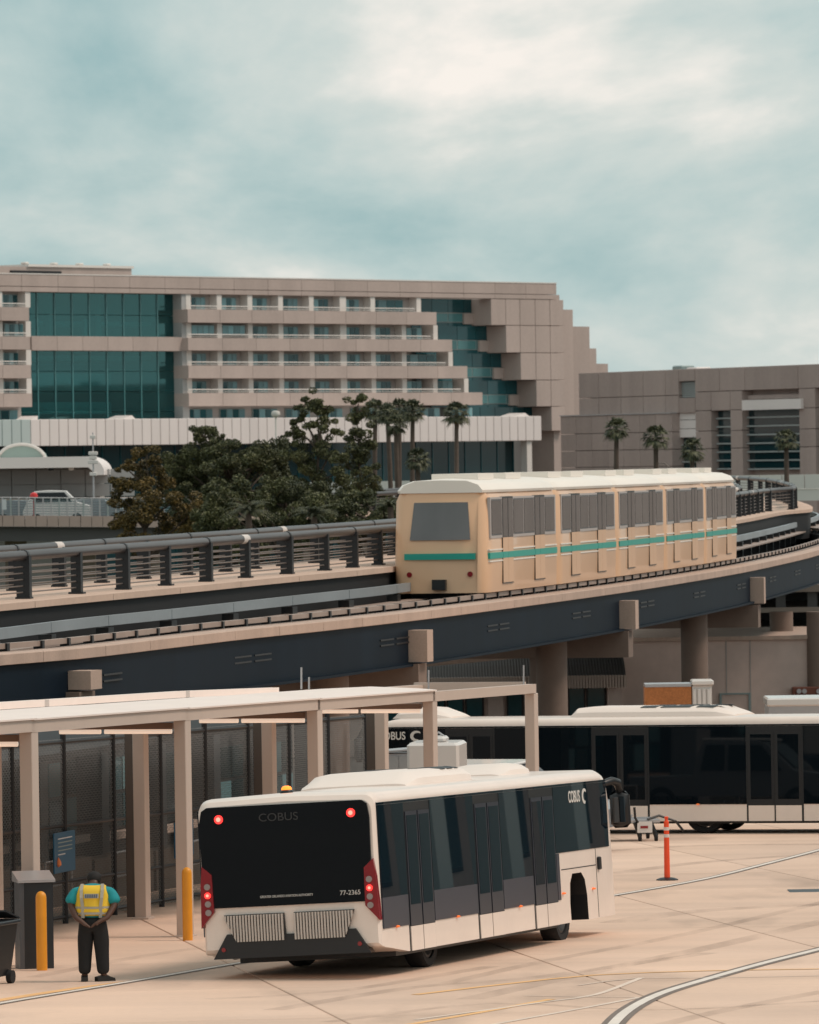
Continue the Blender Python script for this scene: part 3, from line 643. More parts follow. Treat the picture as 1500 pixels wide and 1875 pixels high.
# running rail on the near side with clamps
RUN = [p - r*.95 + Vector((0, 0, .02)) for p, r in zip(COP, rights(COP))]
q = MB(); sweep(q, RUN, [(-.08, .03), (.08, .03), (.08, .15), (-.08, .15)]); q.build('running_rail', M['runrail'], gw, 30)
R2 = [p - r*.72 + Vector((0, 0, -.08)) for p, r in zip(COP, rights(COP))]
q = MB(); sweep(q, R2, [(-.05, -.1), (.05, -.1), (.05, .08), (-.05, .08)]); q.build('power_rail', M['runrail'], gw, 30)
q = MB(); rr_ = rights(COP)
for i in range(len(COP) - 1):
    for h in (0,):
        c = COP[i] + (COP[i+1] - COP[i])*h; r = rr_[i]; t = Vector((-r.y, r.x, 0))
        q.loft([[c + t*a + r*o + Vector((0, 0, z)) for a, z in ((-.07, -.9), (.07, -.9), (.07, .175), (-.07, .175))] for o in (-1.04, -.82)])
tag(q.build('rail_clamps', M['blackp'], gw), None, kind='stuff')
q = MB(); sweep(q, COP, [(-1.3, -.9), (-1.3, -.1), (-1.2, -.1), (-1.2, -.9)]); q.build('cable_tray', M['trackdark'], gw, 30)
# guide beam beside the walkway
gb = [(-150, 1176), (0, 1160), (150, 1141), (340, 1121), (590, 1093), (700, 1081), (850, 1061), (1000, 1046), (1150, 1022), (1300, 996), (1400, 975), (1470, 957)]
gpts = []
for i, (x, y) in enumerate(gb):
    gpts.append(PD(x, y, 3.72 - .30 * max(0, (x - 300)) / 1100))
gpts += [gpts[-1] + Vector((2.2, 22, .1)), gpts[-1] + Vector((2.8, 44, .2))]
GB = resample(spline(gpts, 1.0), 2.0)
for i in range(0, len(GB) - 3, 3):
    sg = GB[i:i+4]; rs = rights(sg); q = MB()
    q.loft([[p + r*o + Vector((0, 0, z)) for o, z in ((.06, -.13), (.06, .12), (-.06, .12), (-.06, -.13))] for p, r in zip([sg[0] + (sg[1]-sg[0])*.01] + sg[1:3] + [sg[3] - (sg[3]-sg[2])*.01], rs)])
    q.build('guide_beam', M['railsteel'], gw, 30)
    r = rs[0]; t = Vector((-r.y, r.x, 0)); q = MB()
    q.loft([[sg[0] + t*a + r*o + Vector((0, 0, z)) for a, z in ((-.25, -.95), (.25, -.95), (.25, -.17), (-.25, -.17))] for o in (-.2, .12)]); q.build('beam_bracket', M['blackp'], gw)
q = MB(); sweep(q, GB, [(-.1, -.42), (-.1, -.36), (.45, -.36), (.45, -.42)]); q.build('beam_ledge', M['runrail'], gw, 30)
# raised walkway between the tracks
DK = [p - Vector((0, 0, RH)) for p in RAIL]
CURB = .95
ND = len(DK)
for i in range(0, ND - 3, 3):
    sg = DK[i:i+4]; rs = rights(RAIL)[i:i+4]; sg = [sg[0] + (sg[1]-sg[0])*.008] + sg[1:3] + [sg[3] - (sg[3]-sg[2])*.008]
    q = MB(); q.loft([[p + r*o + Vector((0, 0, z)) for o, z in ((CURB, -.16), (CURB, 0), (-3.9, 0), (-3.9, -.16))] for p, r in zip(sg, rs)]); q.build('walkway_slab', M['deckc'], gw)
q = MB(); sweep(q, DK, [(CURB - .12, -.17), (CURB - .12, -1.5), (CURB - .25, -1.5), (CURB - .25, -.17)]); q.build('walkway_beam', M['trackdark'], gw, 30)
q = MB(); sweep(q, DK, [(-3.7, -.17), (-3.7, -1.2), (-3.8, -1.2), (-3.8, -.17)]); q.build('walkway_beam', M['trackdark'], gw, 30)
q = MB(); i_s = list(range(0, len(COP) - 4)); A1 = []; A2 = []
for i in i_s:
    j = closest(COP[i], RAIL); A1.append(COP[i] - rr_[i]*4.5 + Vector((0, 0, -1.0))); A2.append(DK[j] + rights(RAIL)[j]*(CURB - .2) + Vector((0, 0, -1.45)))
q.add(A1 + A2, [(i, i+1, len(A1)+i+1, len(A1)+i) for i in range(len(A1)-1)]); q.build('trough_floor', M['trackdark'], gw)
rsR = rights(RAIL)
def rail_line(off, ph):
    L = [p + r*off for p, r in zip(RAIL, rsR)]
    for i in range(0, len(L) - 4, 4):
        sg = L[i:i+5]; q = MB(); q.path([sg[0] + (sg[1]-sg[0])*.02] + sg[1:4] + [sg[4] - (sg[4]-sg[3])*.02], .125, 10); q.build('handrail_pipe', M['pipe'], gw, 50)
        c = L[i]; t = (L[i+1] - L[i]).normalized(); q = MB(); q.tube(c - t*.06, c + t*.06, .14, n=10); q.build('pipe_joint', M['blackp'], gw, 40)
        if (i // 4 + ph) % 3 == 0:
            c = L[i+2]; q = MB(); q.tube(c - t*.5, c + t*.12, .131, n=10); q.build('pipe_sleeve', M['tapew'], gw, 40)
    for i in range(0, len(L), 2):
        r = rsR[i]; t = Vector((-r.y, r.x, 0)); wdt = .13 if (i // 2 + ph) % 2 else .17; q = MB()
        c = L[i] - Vector((0, 0, RH)); q.loft([[c + t*a + r*o + Vector((0, 0, z)) for a, o in ((-.09, -wdt), (.09, -wdt), (.09, wdt), (-.09, wdt))] for z in (.05, RH - .02)])
        q.loft([[c + t*a + r*o + Vector((0, 0, z)) for a, o in ((-.13, -.19), (.13, -.19), (.13, .19), (-.13, .19))] for z in (0.005, .05)]); q.build('handrail_post', M['pipepost'], gw)
    for k in range(5):
        q = MB(); q.path([p - Vector((0, 0, RH - .16 - .155*k)) for p in L], .019, 5); q.build('handrail_cable', M['cable'], gw)
rail_line(0, 0); rail_line(-2.9, 1)
# piers: round columns with a cross head whose end block shows on the girder
for k, (px, yb, bw) in enumerate(((145, 1262, 38), (740, 1212, 42), (1133, 1152, 24), (1380, 1105, 20))):
    j = min(range(len(COP)), key=lambda i: abs((COP[i].x / COP[i].y) * F + 750 - px)); c = COP[j]; r = rr_[j]; t = Vector((-r.y, r.x, 0))
    zt = c.z - .5; zb = P(px, yb, c.y).z; hw = .36
    q = MB(); q.loft([[c + t*a + r*o + Vector((0, 0, 0)) for a in (-hw*1.3, hw*1.3) for o in ((-.2, .42) if a < 0 else (.42, -.2))] and
                      [Vector((*(c + t*a + r*o).xy, z)) for a, o in ((-hw, -.2), (hw, -.2), (hw, .42), (-hw, .42))] for z in (zb, zt)]); q.build('pier_head_block', M['copingc'], gw)
    q = MB(); q.loft([[Vector((*(c + t*a + r*o).xy, z)) for a, z in ((-hw*1.4, zb - .05), (hw*1.4, zb - .05), (hw*1.4, zb - .9), (-hw*1.4, zb - .9))] for o in (.2, -8.5)]); q.build('pier_cap', M['pierc'], gw)
    if k != 3:
        o = -2.6; pc = c + r*o; q = MB(); q.tube((pc.x, pc.y, gz(pc.y) - .06), (pc.x, pc.y, zb - .85), .5, n=20); q.build('pier', M['pierc'], gw, 40)
for px, y in ((1010, 205), (1272, 238), (1432, 275), (604, 172), (1500, 268)):
    p = P(px, 1200, y); q = MB(); q.tube((p.x, p.y, gz(p.y) - .06), (p.x, p.y, P(px, 1120, y).z if px > 1000 else P(px, 1200, y).z), .49, n=20); q.build('pier', M['pierc'], gw, 40)
# ================================================================== TRAIN, standing on the near track
tr_ = thing('passenger_train', 'tan and white shuttle train with teal stripe on the guideway curve', 'train')
j0 = min(range(len(COP)), key=lambda i: abs((COP[i].x / COP[i].y) * F + 750 - 940))
NC = 5
for c_ in range(NC):
    a = COP[j0 + 6*c_]; b = COP[j0 + 6*c_ + 6]; d = (b - a).normalized(); r = Vector((d.y, -d.x, 0)).normalized()
    yaw = math.atan2(d.y, d.x); o = thing('car', None, None, a - r*.78, (0, -math.asin(d.z), yaw)); o.parent = tr_
    Lc = 11.85
    def sec(x, ins=0): return [(x, .0 + ins, .20), (x, -.02 + ins, 1.0), (x, .0 + ins, 2.9), (x, .10 + ins, 3.12), (x, 2.7 - ins, 3.12), (x, 2.8 - ins, 2.9), (x, 2.82 - ins, 1.0), (x, 2.8 - ins, .2)]
    def esec(x, ins, k): return [(xx + (k*max(0, z - 1.3)*.22), y, z) for xx, y, z in sec(x, ins)]
    s0 = [esec(-.02, .30, 1), esec(.06, .14, 1), esec(.3, .03, .6)] if c_ == 0 else [sec(.12, .12), sec(.3, 0)]
    q = MB(); q.loft(s0 + [sec(.9, 0), sec(Lc - .3, 0), sec(Lc - .12, .12)]); body = q.build('car_body', M['traintan'], o, 40)
    def rsec(x, ins=0): return [(x, .05 + ins, 3.125), (x, .03 + ins, 3.2), (x, .16 + ins, 3.36), (x, .5 + ins, 3.48), (x, 1.4, 3.54 - ins*.3), (x, 2.3 - ins, 3.48), (x, 2.64 - ins, 3.36), (x, 2.77 - ins, 3.2), (x, 2.75 - ins, 3.125)]
    q = MB(); q.loft([rsec(.34 if c_ == 0 else .16, .14), rsec(.7 if c_ == 0 else .4, 0), rsec(Lc - .4, 0), rsec(Lc - .16, .14)]); q.build('roof', M['trainwhite'], o, 35)
    pbox('window_band', M['traingrey'], o, .45, Lc - .45, -.035, .05, 1.78, 2.98); pbox('stripe', M['teal'], o, .3, Lc - .3, -.045, .05, 1.18, 1.36)
    pbox('stripe_edge', M['trainwhite'], o, .3, Lc - .3, -.04, .05, 1.42, 1.46); pbox('stripe_edge', M['trainwhite'], o, .3, Lc - .3, -.04, .05, 1.09, 1.13)
    for k in range(6):
        x = .62 + 1.78*k
        if k in (1, 4):
            pbox('door_seal', M['blackp'], o, x - .03, x + 1.71, -.038, .04, .42, 2.99)
            for s2 in (0, 1):
                dr = pbox('door', M['traintan'], o, x + .85*s2, x + .83 + .85*s2, -.045, .03, .45, 1.78); d2 = pbox('door_pane', M['trainglass'], o, x + .04 + .85*s2, x + .79 + .85*s2, -.047, .03, 1.80, 2.94)
                pbox('door_stripe', M['teal'], o, x + .85*s2, x + .83 + .85*s2, -.05, -.02, 1.18, 1.36)
        else:
            wf = pbox('window', M['pipe'], o, x, x + 1.68, -.040, .03, 1.86, 2.92); p = pbox('pane', M['trainglass'], o, x + .04, x + 1.64, -.046, -.02, 1.90, 2.88)
    for k in range(4): pbox('wheel_box', M['blackp'], o, 1.0 + 2.6*k, 2.4 + 2.6*k, .3, 2.5, -.5, .19)
    for ax in (2.5, 7.0): pbox("air_unit", M["trainwhite"], o, ax, ax + 2.5, .7, 2.1, 3.5, 3.68)
    if c_ == 0:
        q = MB(); q.prism([(.10, .5, 1.75), (.10, 2.3, 1.75), (.345, 2.2, 2.85), (.345, .6, 2.85)], (-.035, 0, 0)); q.build('end_window', M['trainglass'], o); pbox('end_stripe', M['teal'], o, -.035, .2, .35, 2.45, 1.18, 1.36); pbox('coupler', M['blackp'], o, -.25, .02, 1.2, 1.6, .3, .6)
        for yy_ in (.35, 2.45): q = MB(); q.tube((-.04, yy_*.86 + .2, .75), (.06, yy_*.86 + .2, .75), .08, n=12); q.build('tail_lamp', M['lens_red'], o, 40)
    if c_ < NC - 1: pbox('gangway', M['blackp'], o, Lc - .14, Lc + .3, .35, 2.45, .5, 3.0)
# ================================================================== LOW TERMINAL BUILDING under the guideway
lt = thing('airside_building', 'low cream plaster building with corrugated metal awning under the guideway', 'building')
YB = 268
def LB(px, py, y=YB): return P(px, py, y)
a, b = LB(1040, 1166), LB(1640, 1163)
gB = gz(YB) - .08
q = MB(); q.box(a.x, b.x, YB, YB + 14, gB, b.z - .12); q.build('wall', M['plaster'], lt)
q = MB(); q.box(a.x - .1, b.x, YB - .15, YB + 14.1, b.z - .11, b.z + .05); q.build('wall_coping', M['copingc'], lt)
h = pbox('hatch_door', M['plaster'], lt, LB(1322, 1300).x, LB(1371, 1300).x, YB - .05, YB - .01, LB(1340, 1312).z, LB(1340, 1272).z)
for x0, x1, z0, z1 in ((LB(1318, 1300).x, LB(1322, 1300).x, LB(1340, 1312).z, LB(1340, 1269).z), (LB(1371, 1300).x, LB(1375, 1300).x, LB(1340, 1312).z, LB(1340, 1269).z), (LB(1322, 1300).x, LB(1371, 1300).x, LB(1340, 1272).z, LB(1340, 1269).z)):
    pbox('hatch_frame', M['hframe'], lt, x0, x1, YB - .1, YB - .005, z0, z1)
hx = pbox('wall_fixture', mat('rust_brown_fixture', (.16, .05, .03), .6, var=.1, scale=3), lt, LB(1450, 1260).x, LB(1512, 1260).x, YB - .5, YB - .02, LB(1480, 1275).z, LB(1480, 1257).z, .03)
for px in (1462, 1472, 1498): 
    c = LB(px, 1265); q = MB(); q.tube((c.x, YB - .58, c.z), (c.x, YB - .48, c.z), .1, n=10); s_ = q.build('lamp', M['silver'], hx); s_.location -= hx.location
q = MB(); c = LB(1481, 1260); q.tube((c.x, YB - .06, c.z), (c.x, YB - .06, LB(1481, 1203).z), .035, n=6); q.build('conduit', M['blackp'], lt)
for px in (1330, 1374): c = LB(px, 1200); q = MB(); q.box(c.x - .02, c.x + .02, YB - .02, YB + .05, gB, b.z - .13); q.build('wall_joint', M['hconcd'], lt)
# front range with awning
YF = 240
q = MB(); q.box(P(430, 1200, YF).x, P(1141, 1200, YF).x, YF, YB - .02, gz(YF) - .06, P(900, 1215, YF).z); q.build('front_wall', M['plaster'], lt)
fz0, fz1 = P(900, 1312, YF).z, P(900, 1257, YF).z
for a_, b_ in ((1040, 1072), (1074, 1110), (788, 816), (818, 850), (852, 886), (928, 958), (960, 990), (700, 730), (732, 770)):
    wn_ = pbox('window', M['blackp'], lt, P(a_, 1290, YF).x, P(b_, 1290, YF).x, YF - .06, YF - .01, fz0 - 1.2, fz1)
    p = pbox('pane', M['hglass'], lt, P(a_ + 3, 1290, YF).x, P(b_ - 3, 1290, YF).x, YF - .09, YF - .05, fz0 - 1.1, fz1 - .1); p.parent = wn_; p.location -= wn_.location
for px in (1126, 908, 780): pbox('pilaster', M['plaster'], lt, P(px - 14, 1290, YF).x, P(px + 14, 1290, YF).x, YF - .3, YF - .01, gz(YF) - .06, fz1 + .05)
q = MB(); xa, xb = P(560, 1200, YF).x, P(1142, 1200, YF).x; n = 110; secs = []
for s in range(9):
    t_ = s / 8; y = YF + 11 - 13.6 * t_; z = fz1 + .35 + 1.55 * math.cos(t_ * math.pi / 2) ** .8
    row = []
    for i in range(n * 2 + 1):
        x = xa + (xb - xa) * i / (2*n); row.append((x, y, z + (.022 if i % 2 else 0)))
    secs.append(row)
q.loft(secs, closed=False, caps=False); q.build('awning_sheet', M['corr'], lt)
q = MB()
for i in range(n): x = xa + (xb - xa) * (i + .5) / n; q.box(x - .03, x + .03, YF - 2.75, YF - 2.62, fz1 - .02, fz1 + .44)
q.box(xa, xb, YF - 2.66, YF - 2.6, fz1, fz1 + .42); q.build('awning_fascia', M['corrf'], lt)
q = MB(); q.box(xa, xb, YF - 2.6, YF - .02, fz1 + .02, fz1 + .1); q.build('awning_soffit', M['brownpost'], lt)
q = MB(); q.box(P(620, 1200, 236).x, P(1000, 1200, 236).x, 236.0, 236.6, P(800, 1222, 236).z, P(800, 1208, 236).z)
# a sloping cream gutter beam over the awning roof
g0, g1 = P(630, 1228, 225), P(985, 1196, 238); q = MB(); q.prism([g0 - Vector((0, 0, .12)), g1 - Vector((0, 0, .12)), g1 + Vector((0, 0, .35)), g0 + Vector((0, 0, .1))], (0, .4, 0)); q.build('gutter_beam', M['copingc'], lt)
# dark parking structure behind the low wall at the right
pk = thing('parking_structure', 'shaded concrete parking structure seen below the guideway at right', 'building')
YK = 345
for k, (yt, yb) in enumerate(((1072, 1085), (1113, 1122), (1150, 1160))):
    q = MB(); q.box(P(1180, 1100, YK).x, P(1700, 1100, YK).x, YK, YK + 18, P(1400, yb, YK).z, P(1400, yt, YK).z); q.build('floor_slab', M['roadc'], pk)
for i in range(9):
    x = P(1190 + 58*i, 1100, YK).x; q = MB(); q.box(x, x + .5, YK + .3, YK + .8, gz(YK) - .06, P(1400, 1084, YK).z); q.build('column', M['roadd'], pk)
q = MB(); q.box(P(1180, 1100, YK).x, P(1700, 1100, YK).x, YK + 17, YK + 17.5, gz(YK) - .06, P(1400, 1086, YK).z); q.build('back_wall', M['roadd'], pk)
# ================================================================== PASSENGER SHELTER
SA = Vector((-6.09, 103.7)); ST = Vector((2.14, 8.28)); se = ST.normalized(); sp = Vector((-se.y, se.x)); syaw = math.atan2(se.y, se.x)
SS = ST.length
shelter = thing('bus_shelter', 'long cream steel shelter frame with flat roof along the bus stand', 'shelter', (SA.x, SA.y, 0), (0, 0, syaw))
def sl_(s, p): w_ = SA + se*s + sp*p; return gz(w_.y)     # ground height under local point; local x along, y to the left and back
HB, HT = 3.70, 3.89
for k in range(-1, 5):
    s = k * SS; g = sl_(s, 0)
    q = MB(); q.bbox(s - .17, s + .17, -.105, .105, g - .12, g + HB, .012)
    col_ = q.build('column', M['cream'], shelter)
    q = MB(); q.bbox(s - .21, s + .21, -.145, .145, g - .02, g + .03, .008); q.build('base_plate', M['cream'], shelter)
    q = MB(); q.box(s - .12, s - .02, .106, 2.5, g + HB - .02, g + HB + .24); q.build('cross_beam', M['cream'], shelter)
    if k < 4:
        fx = MB(); fx.bbox(s - .06 + .2, s + .06 + .2, .22, 2.3, g + HB - .16, g + HB - .05, .01); f_ = fx.build('light_fixture', M['fixture'], shelter)
        for a_, b_ in ((.25, 1.45), (1.52, 2.26)):
            q = MB(); q.tube((s + .2, a_, g + HB - .20), (s + .2, b_, g + HB - .20), .04, n=8); q.build('fluorescent_tube', M['lighttube'], f_)
for k in range(-1, 4):                                 # front fascia beam, roof panels
    s0, s1 = k * SS + (.17 if k > -1 else -1.5), (k+1) * SS - .17; g0, g1 = sl_(s0, 0), sl_(s1, 0)
    s0 -= .34 if k > -1 else 0; s0 += .005; s1 += .165
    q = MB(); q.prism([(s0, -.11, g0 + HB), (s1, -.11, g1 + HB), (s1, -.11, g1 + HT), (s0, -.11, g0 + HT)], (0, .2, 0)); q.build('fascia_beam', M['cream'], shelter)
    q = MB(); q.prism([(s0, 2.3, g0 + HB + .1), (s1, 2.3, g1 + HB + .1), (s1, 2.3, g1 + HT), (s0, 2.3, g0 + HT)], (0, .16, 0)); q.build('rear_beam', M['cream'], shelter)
    if k < 3:
        q = MB(); secs = []
        for s, g in ((s0 + .01, g0), (s1 - .01, g1)):
            secs.append([(s, -.15, g + HT + .004), (s, -.15, g + HT + .03), (s, .25, g + HT + .06), (s, 1.2, g + HT + .10), (s, 2.2, g + HT + .06), (s, 2.65, g + HT + .03), (s, 2.65, g + HT + .004)])
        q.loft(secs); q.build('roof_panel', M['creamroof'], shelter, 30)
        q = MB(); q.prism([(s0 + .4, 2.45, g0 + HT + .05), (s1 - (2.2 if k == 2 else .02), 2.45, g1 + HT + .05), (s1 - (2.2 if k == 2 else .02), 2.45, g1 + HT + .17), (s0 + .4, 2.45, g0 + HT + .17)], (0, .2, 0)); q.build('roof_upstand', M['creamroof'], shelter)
b0 = Vector((G(262, 1683).x, G(262, 1683).y)) - SA
bs, bp_ = b0.dot(se), b0.dot(sp)
for k in range(-2, 3):
    s = bs + k * SS; g = sl_(s, bp_)
    q = MB(); q.bbox(s - .15, s + .15, bp_ - .11, bp_ + .11, g - .12, g + HB + .1, .012); q.build('rear_column', M['cream'], shelter)
    q = MB(); q.bbox(s - .2, s + .2, bp_ - .16, bp_ + .16, g - .02, g + .04, .008); q.build('base_plate', M['cream'], shelter)
    q = MB(); q.bbox(s + .7, s + 1.0, bp_ + .26, bp_ + .52, g - .14, g + HB - .02, .012); q.build('brown_column', M['brownpost'], shelter)
for px, y0_, y1_, yy in ((552, 1262, 1222, 121.5), (566, 1262, 1240, 120.4), (785, 1290, 1227, 129.2), (959, 1258, 1218, 136.5)):
    a, b = P(px, y0_, yy), P(px, y1_, yy); q = MB(); q.tube(a - SA.to_3d(), b - SA.to_3d(), .018, n=6); o = q.build('roof_rod', M['silver'], shelter)
    o.matrix_basis = Matrix.Rotation(-syaw, 4, 'Z')
a = P(788, 1275, 129.0); q = MB(); q.tube((a.x - SA.x, a.y - SA.y, gz(129) - .05), (a.x - SA.x, a.y - SA.y, a.z), .035, n=8); o = q.build('conduit_pipe', M['silver'], shelter); o.matrix_basis = Matrix.Rotation(-syaw, 4, 'Z')
# ================================================================== CHAIN-LINK FENCE behind the shelter
FP = 3.55
fence = thing('chain_link_fence', 'dark posted chain link fence standing behind the shelter columns', 'fence', (SA.x, SA.y, 0), (0, 0, syaw))
fs0, fs1, FH = -8, 34, 3.3
for i, s in enumerate([fs0 + 3.0*k for k in range(15)]):
    g = sl_(s, FP); q = MB(); q.tube((s, FP, g - .14), (s, FP, g + FH + .1), .055, n=8); q.build('fence_post', M['fencepost'], fence, 40)
for hgt in (.12, .75, 1.75, 3.25):
    q = MB(); q.tube((fs0, FP, sl_(fs0, FP) + hgt), (fs1, FP, sl_(fs1, FP) + hgt), .032, n=6); q.build('fence_rail', M['fencepost'], fence, 40)
q = MB(); pit_ = .085; s = fs0 - FH
while s < fs1:
    for sg in (1, -1):
        a_, b_ = (s, s + FH) if sg > 0 else (s + FH, s); za, zb_ = .05, FH
        lo, hi = max(min(a_, b_), fs0), min(max(a_, b_), fs1)
        if hi - lo < .2: continue
        def zat(x): return (x - s) if sg > 0 else (s + FH - x)
        p0, p1 = (lo, FP + .005*sg, sl_(lo, FP) + .05 + zat(lo)*.985), (hi, FP + .005*sg, sl_(hi, FP) + .05 + zat(hi)*.985)
        q.tube(p0, p1, .0042, n=3, caps=False)
    s += pit_
tag(q.build('wire_mesh', M['wire'], fence), None, kind='stuff')
for px, py, hh_ in ((118, 1560, .72), (337, 1536, .68)):
    u, z = plane_hit(px, py, SA + sp*(FP - .1), se); g = MB(); g.bbox(u - .62, u + .62, FP - .11, FP - .08, z - hh_/2, z + hh_/2, .01)
    sg_ = thing('fence_sign', 'blue notice with an orange mark hung on the fence near the kiosk' if px < 200 else 'blue notice on the fence partly hidden behind a yellow bollard column', 'sign', (SA.x, SA.y, 0), (0, 0, syaw), 'blue notices on the fence')
    g.build('sign_board', M['signblue'], sg_)
    for k in range(5):
        pbox('print_line', M['signwhite'] if k in (0, 4) else M['hframe'], sg_, u - .42, u + (.42 if k != 4 else 0), FP - .118, FP - .111, z + .24 - .07*k, z + .26 - .07*k)
    q = MB(); q.lathe((0, 0, 0), [(.0, -.05), (.055, -.01), (.045, .06), (0, .13)], 10); q.build('print_flame', M['signorange'] if px < 200 else M['signwhite'], sg_, 40, (u - .42, FP - .12, z - .2))
# ================================================================== GATE LOUNGE behind the fence
gl_ = thing('gate_lounge_building', 'gate building with dark windows and dark piers behind the fence, wall toned dark for shade, eave added to darken it', 'building', (SA.x, SA.y, 0), (0, 0, syaw))
GP = 8.2; sS, sE = 8, 45; gzz = sl_(52, GP) - .4; gtop = 2.6
q = MB(); q.box(sS, sE, GP, GP + .5, gzz, gtop); q.build('wall', mat('shade_toned_wall', (.022, .025, .027), .85, var=.3, scale=.5), gl_)  # near-black tone puts the shade of the covered lounge into the wall colour
q = MB(); q.box(4, 31, GP - 4.2, GP - .02, gtop - .1, gtop + .02); q.build('eave', M['trackdark'], gl_)  # overhang added out towards the fence to darken the lounge
for i in range(9):
    s = sS + 1 + 4.1*i; g = sl_(s, GP)
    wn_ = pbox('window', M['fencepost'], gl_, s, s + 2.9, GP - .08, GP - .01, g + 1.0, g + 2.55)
    for k in range(3):
        for r in range(2):
            p = pbox('pane', (M['dglass'], M['hglass'], M['hcurtain'], M['dglass'])[(i*3 + k + r) % 4], gl_, s + .06 + .95*k, s + .92 + .95*k, GP - .11, GP - .06, g + 1.06 + .75*r, g + 1.74 + .75*r); p.parent = wn_; p.location -= wn_.location
    pbox('sill', M['copingc'], gl_, s - .2, s + 3.1, GP - .3, GP - .01, g + .82, g + .97)
    pbox('pier', M['kiosk'], gl_, s + 3.3, s + 3.8, GP - .5, GP - .02, g - .3, gtop - .41)
    pbox('planter_wall', mat('planter_tan', (.12, .095, .075), .9, var=.2, scale=.6) if i == 0 else bpy.data.materials['planter_tan'], gl_, s + .1, s + 4.0, GP - 2.6, GP - 2.2, g - .3, g + .8)
for i in range(9):
    s = sS + 4 + 4.4*i; g = sl_(s, GP - 1.4); q = MB()
    for a_, b_ in (((s, GP-3.2, g), (s, GP-3.2, g+.95)), ((s+1.6, GP-3.2, g), (s+1.6, GP-3.2, g+.95)), ((s, GP-3.2, g+.95), (s+1.6, GP-3.2, g+.95)), ((s, GP-3.2, g+.5), (s+1.6, GP-3.2, g+.5))): q.tube(a_, b_, .025, n=6)
    q.build('guard_rail', M['silver'], gl_, 40)
# ================================================================== BUSES
def wheel(parent, x, y, z, side, r=.50):
    wh = MB(); pr = [(r - .14, -.14), (r - .03, -.15), (r, -.10), (r, .10), (r - .03, .15), (r - .14, .14)]
    n = 28; v = []; f = []
    for i, (rr, t) in enumerate(pr): v += [(rr*math.cos(2*math.pi*k/n), t, rr*math.sin(2*math.pi*k/n)) for k in range(n)]
    for i in range(len(pr)-1):
        for k in range(n): f.append((i*n+k, i*n+(k+1)%n, (i+1)*n+(k+1)%n, (i+1)*n+k))
    for k in range(n): f.append(((len(pr)-1)*n+k, (len(pr)-1)*n+(k+1)%n, (k+1)%n, k))
    w_ = wh.add(v, f).build('wheel', M['rubber'], parent, 40, (x, y, z))
    q = MB(); q.loft([[(rr*math.cos(2*math.pi*k/20), side*t, rr*math.sin(2*math.pi*k/20)) for k in range(20)] for rr, t in ((r-.15, -.12), (r-.15, .11), (r-.19, .12), (.2, .04), (.16, .10), (.02, .10))]); q.build('rim', M['rim'], w_, 40)
    return w_
def pod(parent, x0, x1, hw, z0, h, name='roof_unit', sl0=.5, sl1=.35):
    q = MB()
    def s_(x, ins, zt): return [(x, -hw+ins, z0), (x, -hw+ins+.02, z0+zt*.45), (x, -hw+ins+.14, z0+zt*.9), (x, -hw+ins+.3, z0+zt), (x, hw-ins-.3, z0+zt), (x, hw-ins-.14, z0+zt*.9), (x, hw-ins-.02, z0+zt*.45), (x, hw-ins, z0)]
    q.loft([s_(x0, .06, .04), s_(x0+.1, .02, h*.35), s_(x0+sl0, 0, h*.92), s_(x0+sl0+.3, 0, h), s_(x1-sl1-.2, 0, h), s_(x1-sl1*.5, 0, h*.85), s_(x1-.05, .03, h*.3), s_(x1, .06, .03)])
    return q.build(name, M['whiteb'], parent, 35)
BL, BH, BW = 13.5, 2.78, 1.42
